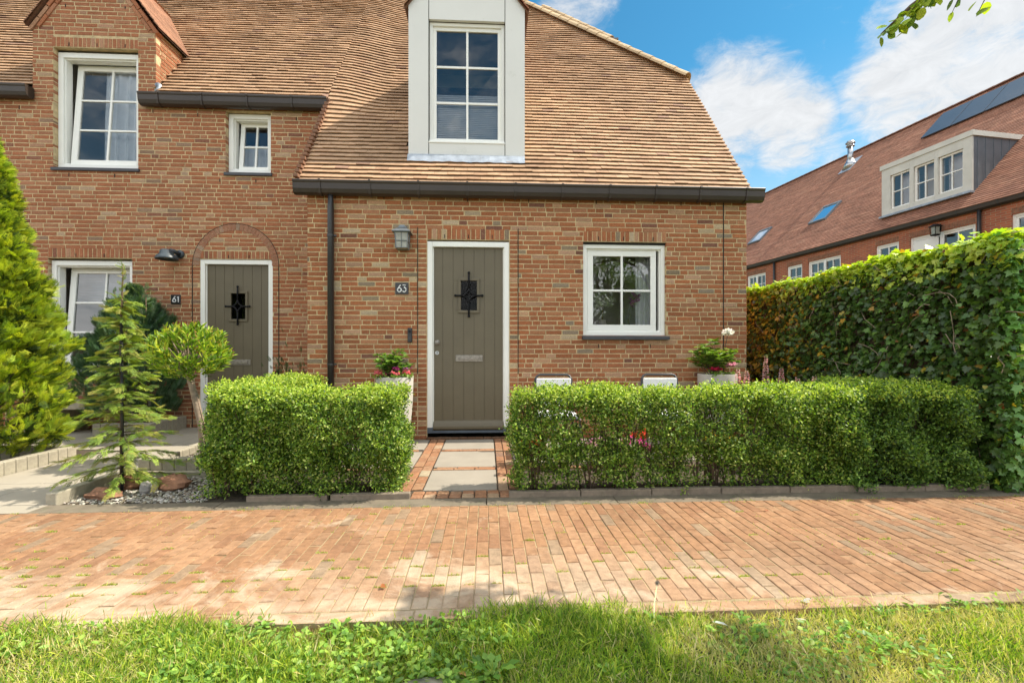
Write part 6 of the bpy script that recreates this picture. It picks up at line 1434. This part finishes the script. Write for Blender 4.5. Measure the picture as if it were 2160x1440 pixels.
# hand-placed sprig tips in the corner of the view
for (a, b, n_) in ((Vector((2.42, -3.85, 3.10)), Vector((2.03, -3.80, 2.775)), 48), (Vector((2.34, -3.83, 3.06)), Vector((2.17, -3.80, 2.82)), 26), (Vector((2.5, -3.83, 3.08)), Vector((2.42, -3.80, 2.90)), 7), (Vector((2.66, -3.83, 3.10)), Vector((2.56, -3.8, 2.90)), 5), (Vector((2.3, -3.9, 3.05)), Vector((2.13, -3.84, 2.84)), 30)):
    m.tube([a, a.lerp(b, .5)+Vector((0, 0, .015)), b], [.004, .003, .001], 4)
    for q in range(n_):
        s = (q+.5)/n_; pos = a.lerp(b, s)+Vector((g.gauss(0, .012), g.gauss(0, .02), g.gauss(0, .012))); d = (b-a).normalized(); P.append(pos); A.append((d*.5+Vector((g.uniform(-.9, .9), g.uniform(-.6, .6), g.uniform(-.9, .3)))).normalized())
nbr = len(P)
for s_, (e, k) in enumerate([((3.1, -4.35, 4.0), 90), ((2.6, -4.6, 3.9), 70), ((3.3, -4.9, 3.7), 60), ((2.2, -4.75, 3.6), 18), ((4.9, -4.9, 4.4), 40), ((5.2, -5.9, 4.2), 40), ((3.6, -6.2, 4.3), 40), ((3.9, -5.2, 5.3), 50), ((4.6, -6.1, 5.0), 40), ((3.0, -4.2, 3.7), 24), ((2.7, -4.35, 3.55), 90), ((3.9, -4.35, 3.7), 90), ((3.6, -4.7, 3.5), 90), ((3.5, -4.5, 3.8), 80), ((2.0, -4.55, 3.5), 40)]):
    e = Vector(e); b = Vector((4.1, -5.2, 3.0+.12*(s_ % 4))); limb([b, b.lerp(e, .4)+Vector((0, 0, .2)), b.lerp(e, .75)+Vector((0, 0, .15)), e], k, .45, 9, 50+s_, .03)
P = np.array([tuple(q) for q in P]); A = np.array([tuple(q) for q in A]); n = len(P); sz = rng.uniform(.055, .078, n); sz[:nbr] = rng.uniform(.040, .060, nbr)
scatter('crown', ROUND, P, A, unit(rng.normal(0, .45, (n, 3))+[0, 0, 1]), sz, palette([(.34, .46, .04), (.44, .54, .05), (.22, .34, .04), (.16, .26, .05)], n, .2), M['leaf'], tr, width=sz*.78)
m.build('trunk', M['bark'], tr, smooth=True)

# ------------------------------------------------------------------ across the street (seen mirrored in the panes)
oh = empty('opposite_house', 'gabled brick house across the street, seen only as a reflection in the panes', 'house', (-27.5, -24, 0))
b = MB(); b.box(-32, -23, -32, -24, -.1, 2.9); b.add([(-32, -24, 2.9), (-23, -24, 2.9), (-27.5, -24, 6.4), (-32, -32, 2.9), (-23, -32, 2.9), (-27.5, -32, 6.4)], [(1, 0, 2), (3, 4, 5)]); b.build('wall', M['terrace_brick'], oh)
b = MB(); b.add([(-32.3, -23.8, 2.75), (-27.5, -23.8, 6.5), (-27.5, -32.2, 6.5), (-32.3, -32.2, 2.75)], [(0, 1, 2, 3)], (.3, .15, .09)); b.add([(-22.7, -23.8, 2.75), (-27.5, -23.8, 6.5), (-27.5, -32.2, 6.5), (-22.7, -32.2, 2.75)], [(3, 2, 1, 0)], (.3, .15, .09)); b.build('roof', M['tile_far'], oh)
for x in (-30.5, -26.2):
    for z in (.9,): b = MB(); b.box(x, x+1.3, -24.0, -23.9, z, z+1.5); b.build('window', M['white'], oh)
ow = empty('opposite_house', 'white gabled house across the street, seen only as a reflection in the panes', 'house', (12, -24, 0))
b = MB(); b.box(8.5, 16, -32, -24, -.1, 3.4); b.add([(8.5, -24, 3.4), (16, -24, 3.4), (12.2, -24, 7), (8.5, -32, 3.4), (16, -32, 3.4), (12.2, -32, 7)], [(1, 0, 2), (3, 4, 5)]); b.build('wall', M['dull'], ow)
b = MB(); b.add([(8.2, -23.8, 3.2), (12.2, -23.8, 7.2), (12.2, -32.2, 7.2), (8.2, -32.2, 3.2)], [(0, 1, 2, 3)], (.12, .10, .10)); b.add([(16.3, -23.8, 3.2), (12.2, -23.8, 7.2), (12.2, -32.2, 7.2), (16.3, -32.2, 3.2)], [(3, 2, 1, 0)], (.12, .10, .10)); b.build('roof', M['tile_far'], ow)
ot = empty('street_tree', 'full leafy tree behind the viewer, seen only as a reflection in the panes', 'tree', (5.8, -15, 0)); m = MB(); m.tube([(5.8, -15, -.1), (5.8, -15, 2), (5.9, -15, 4.5)], [.16, .13, .05], 10)
cc_ = rng.normal(0, 1, (190, 3)); cc_ = unit(cc_)*rng.uniform(.5, 1, (190, 1))*[2.1, 1.9, 2.0]+[5.8, -15, 4.0]; P = np.repeat(cc_, 26, axis=0)+rng.normal(0, .22, (190*26, 3)); n = len(P)
for q in cc_[:60]: m.tube([(5.85, -15, 3), tuple(q)], [.04, .01], 5)
m.build('trunk', M['bark'], ot, smooth=True); scatter('crown', LEAF, P, rdir(n), unit(rng.normal(0, .6, (n, 3))+[0, 0, 1]), .12, palette([(.18, .30, .05), (.26, .38, .06), (.12, .22, .04)], n, .2), M['leaf'], ot, width=.08)
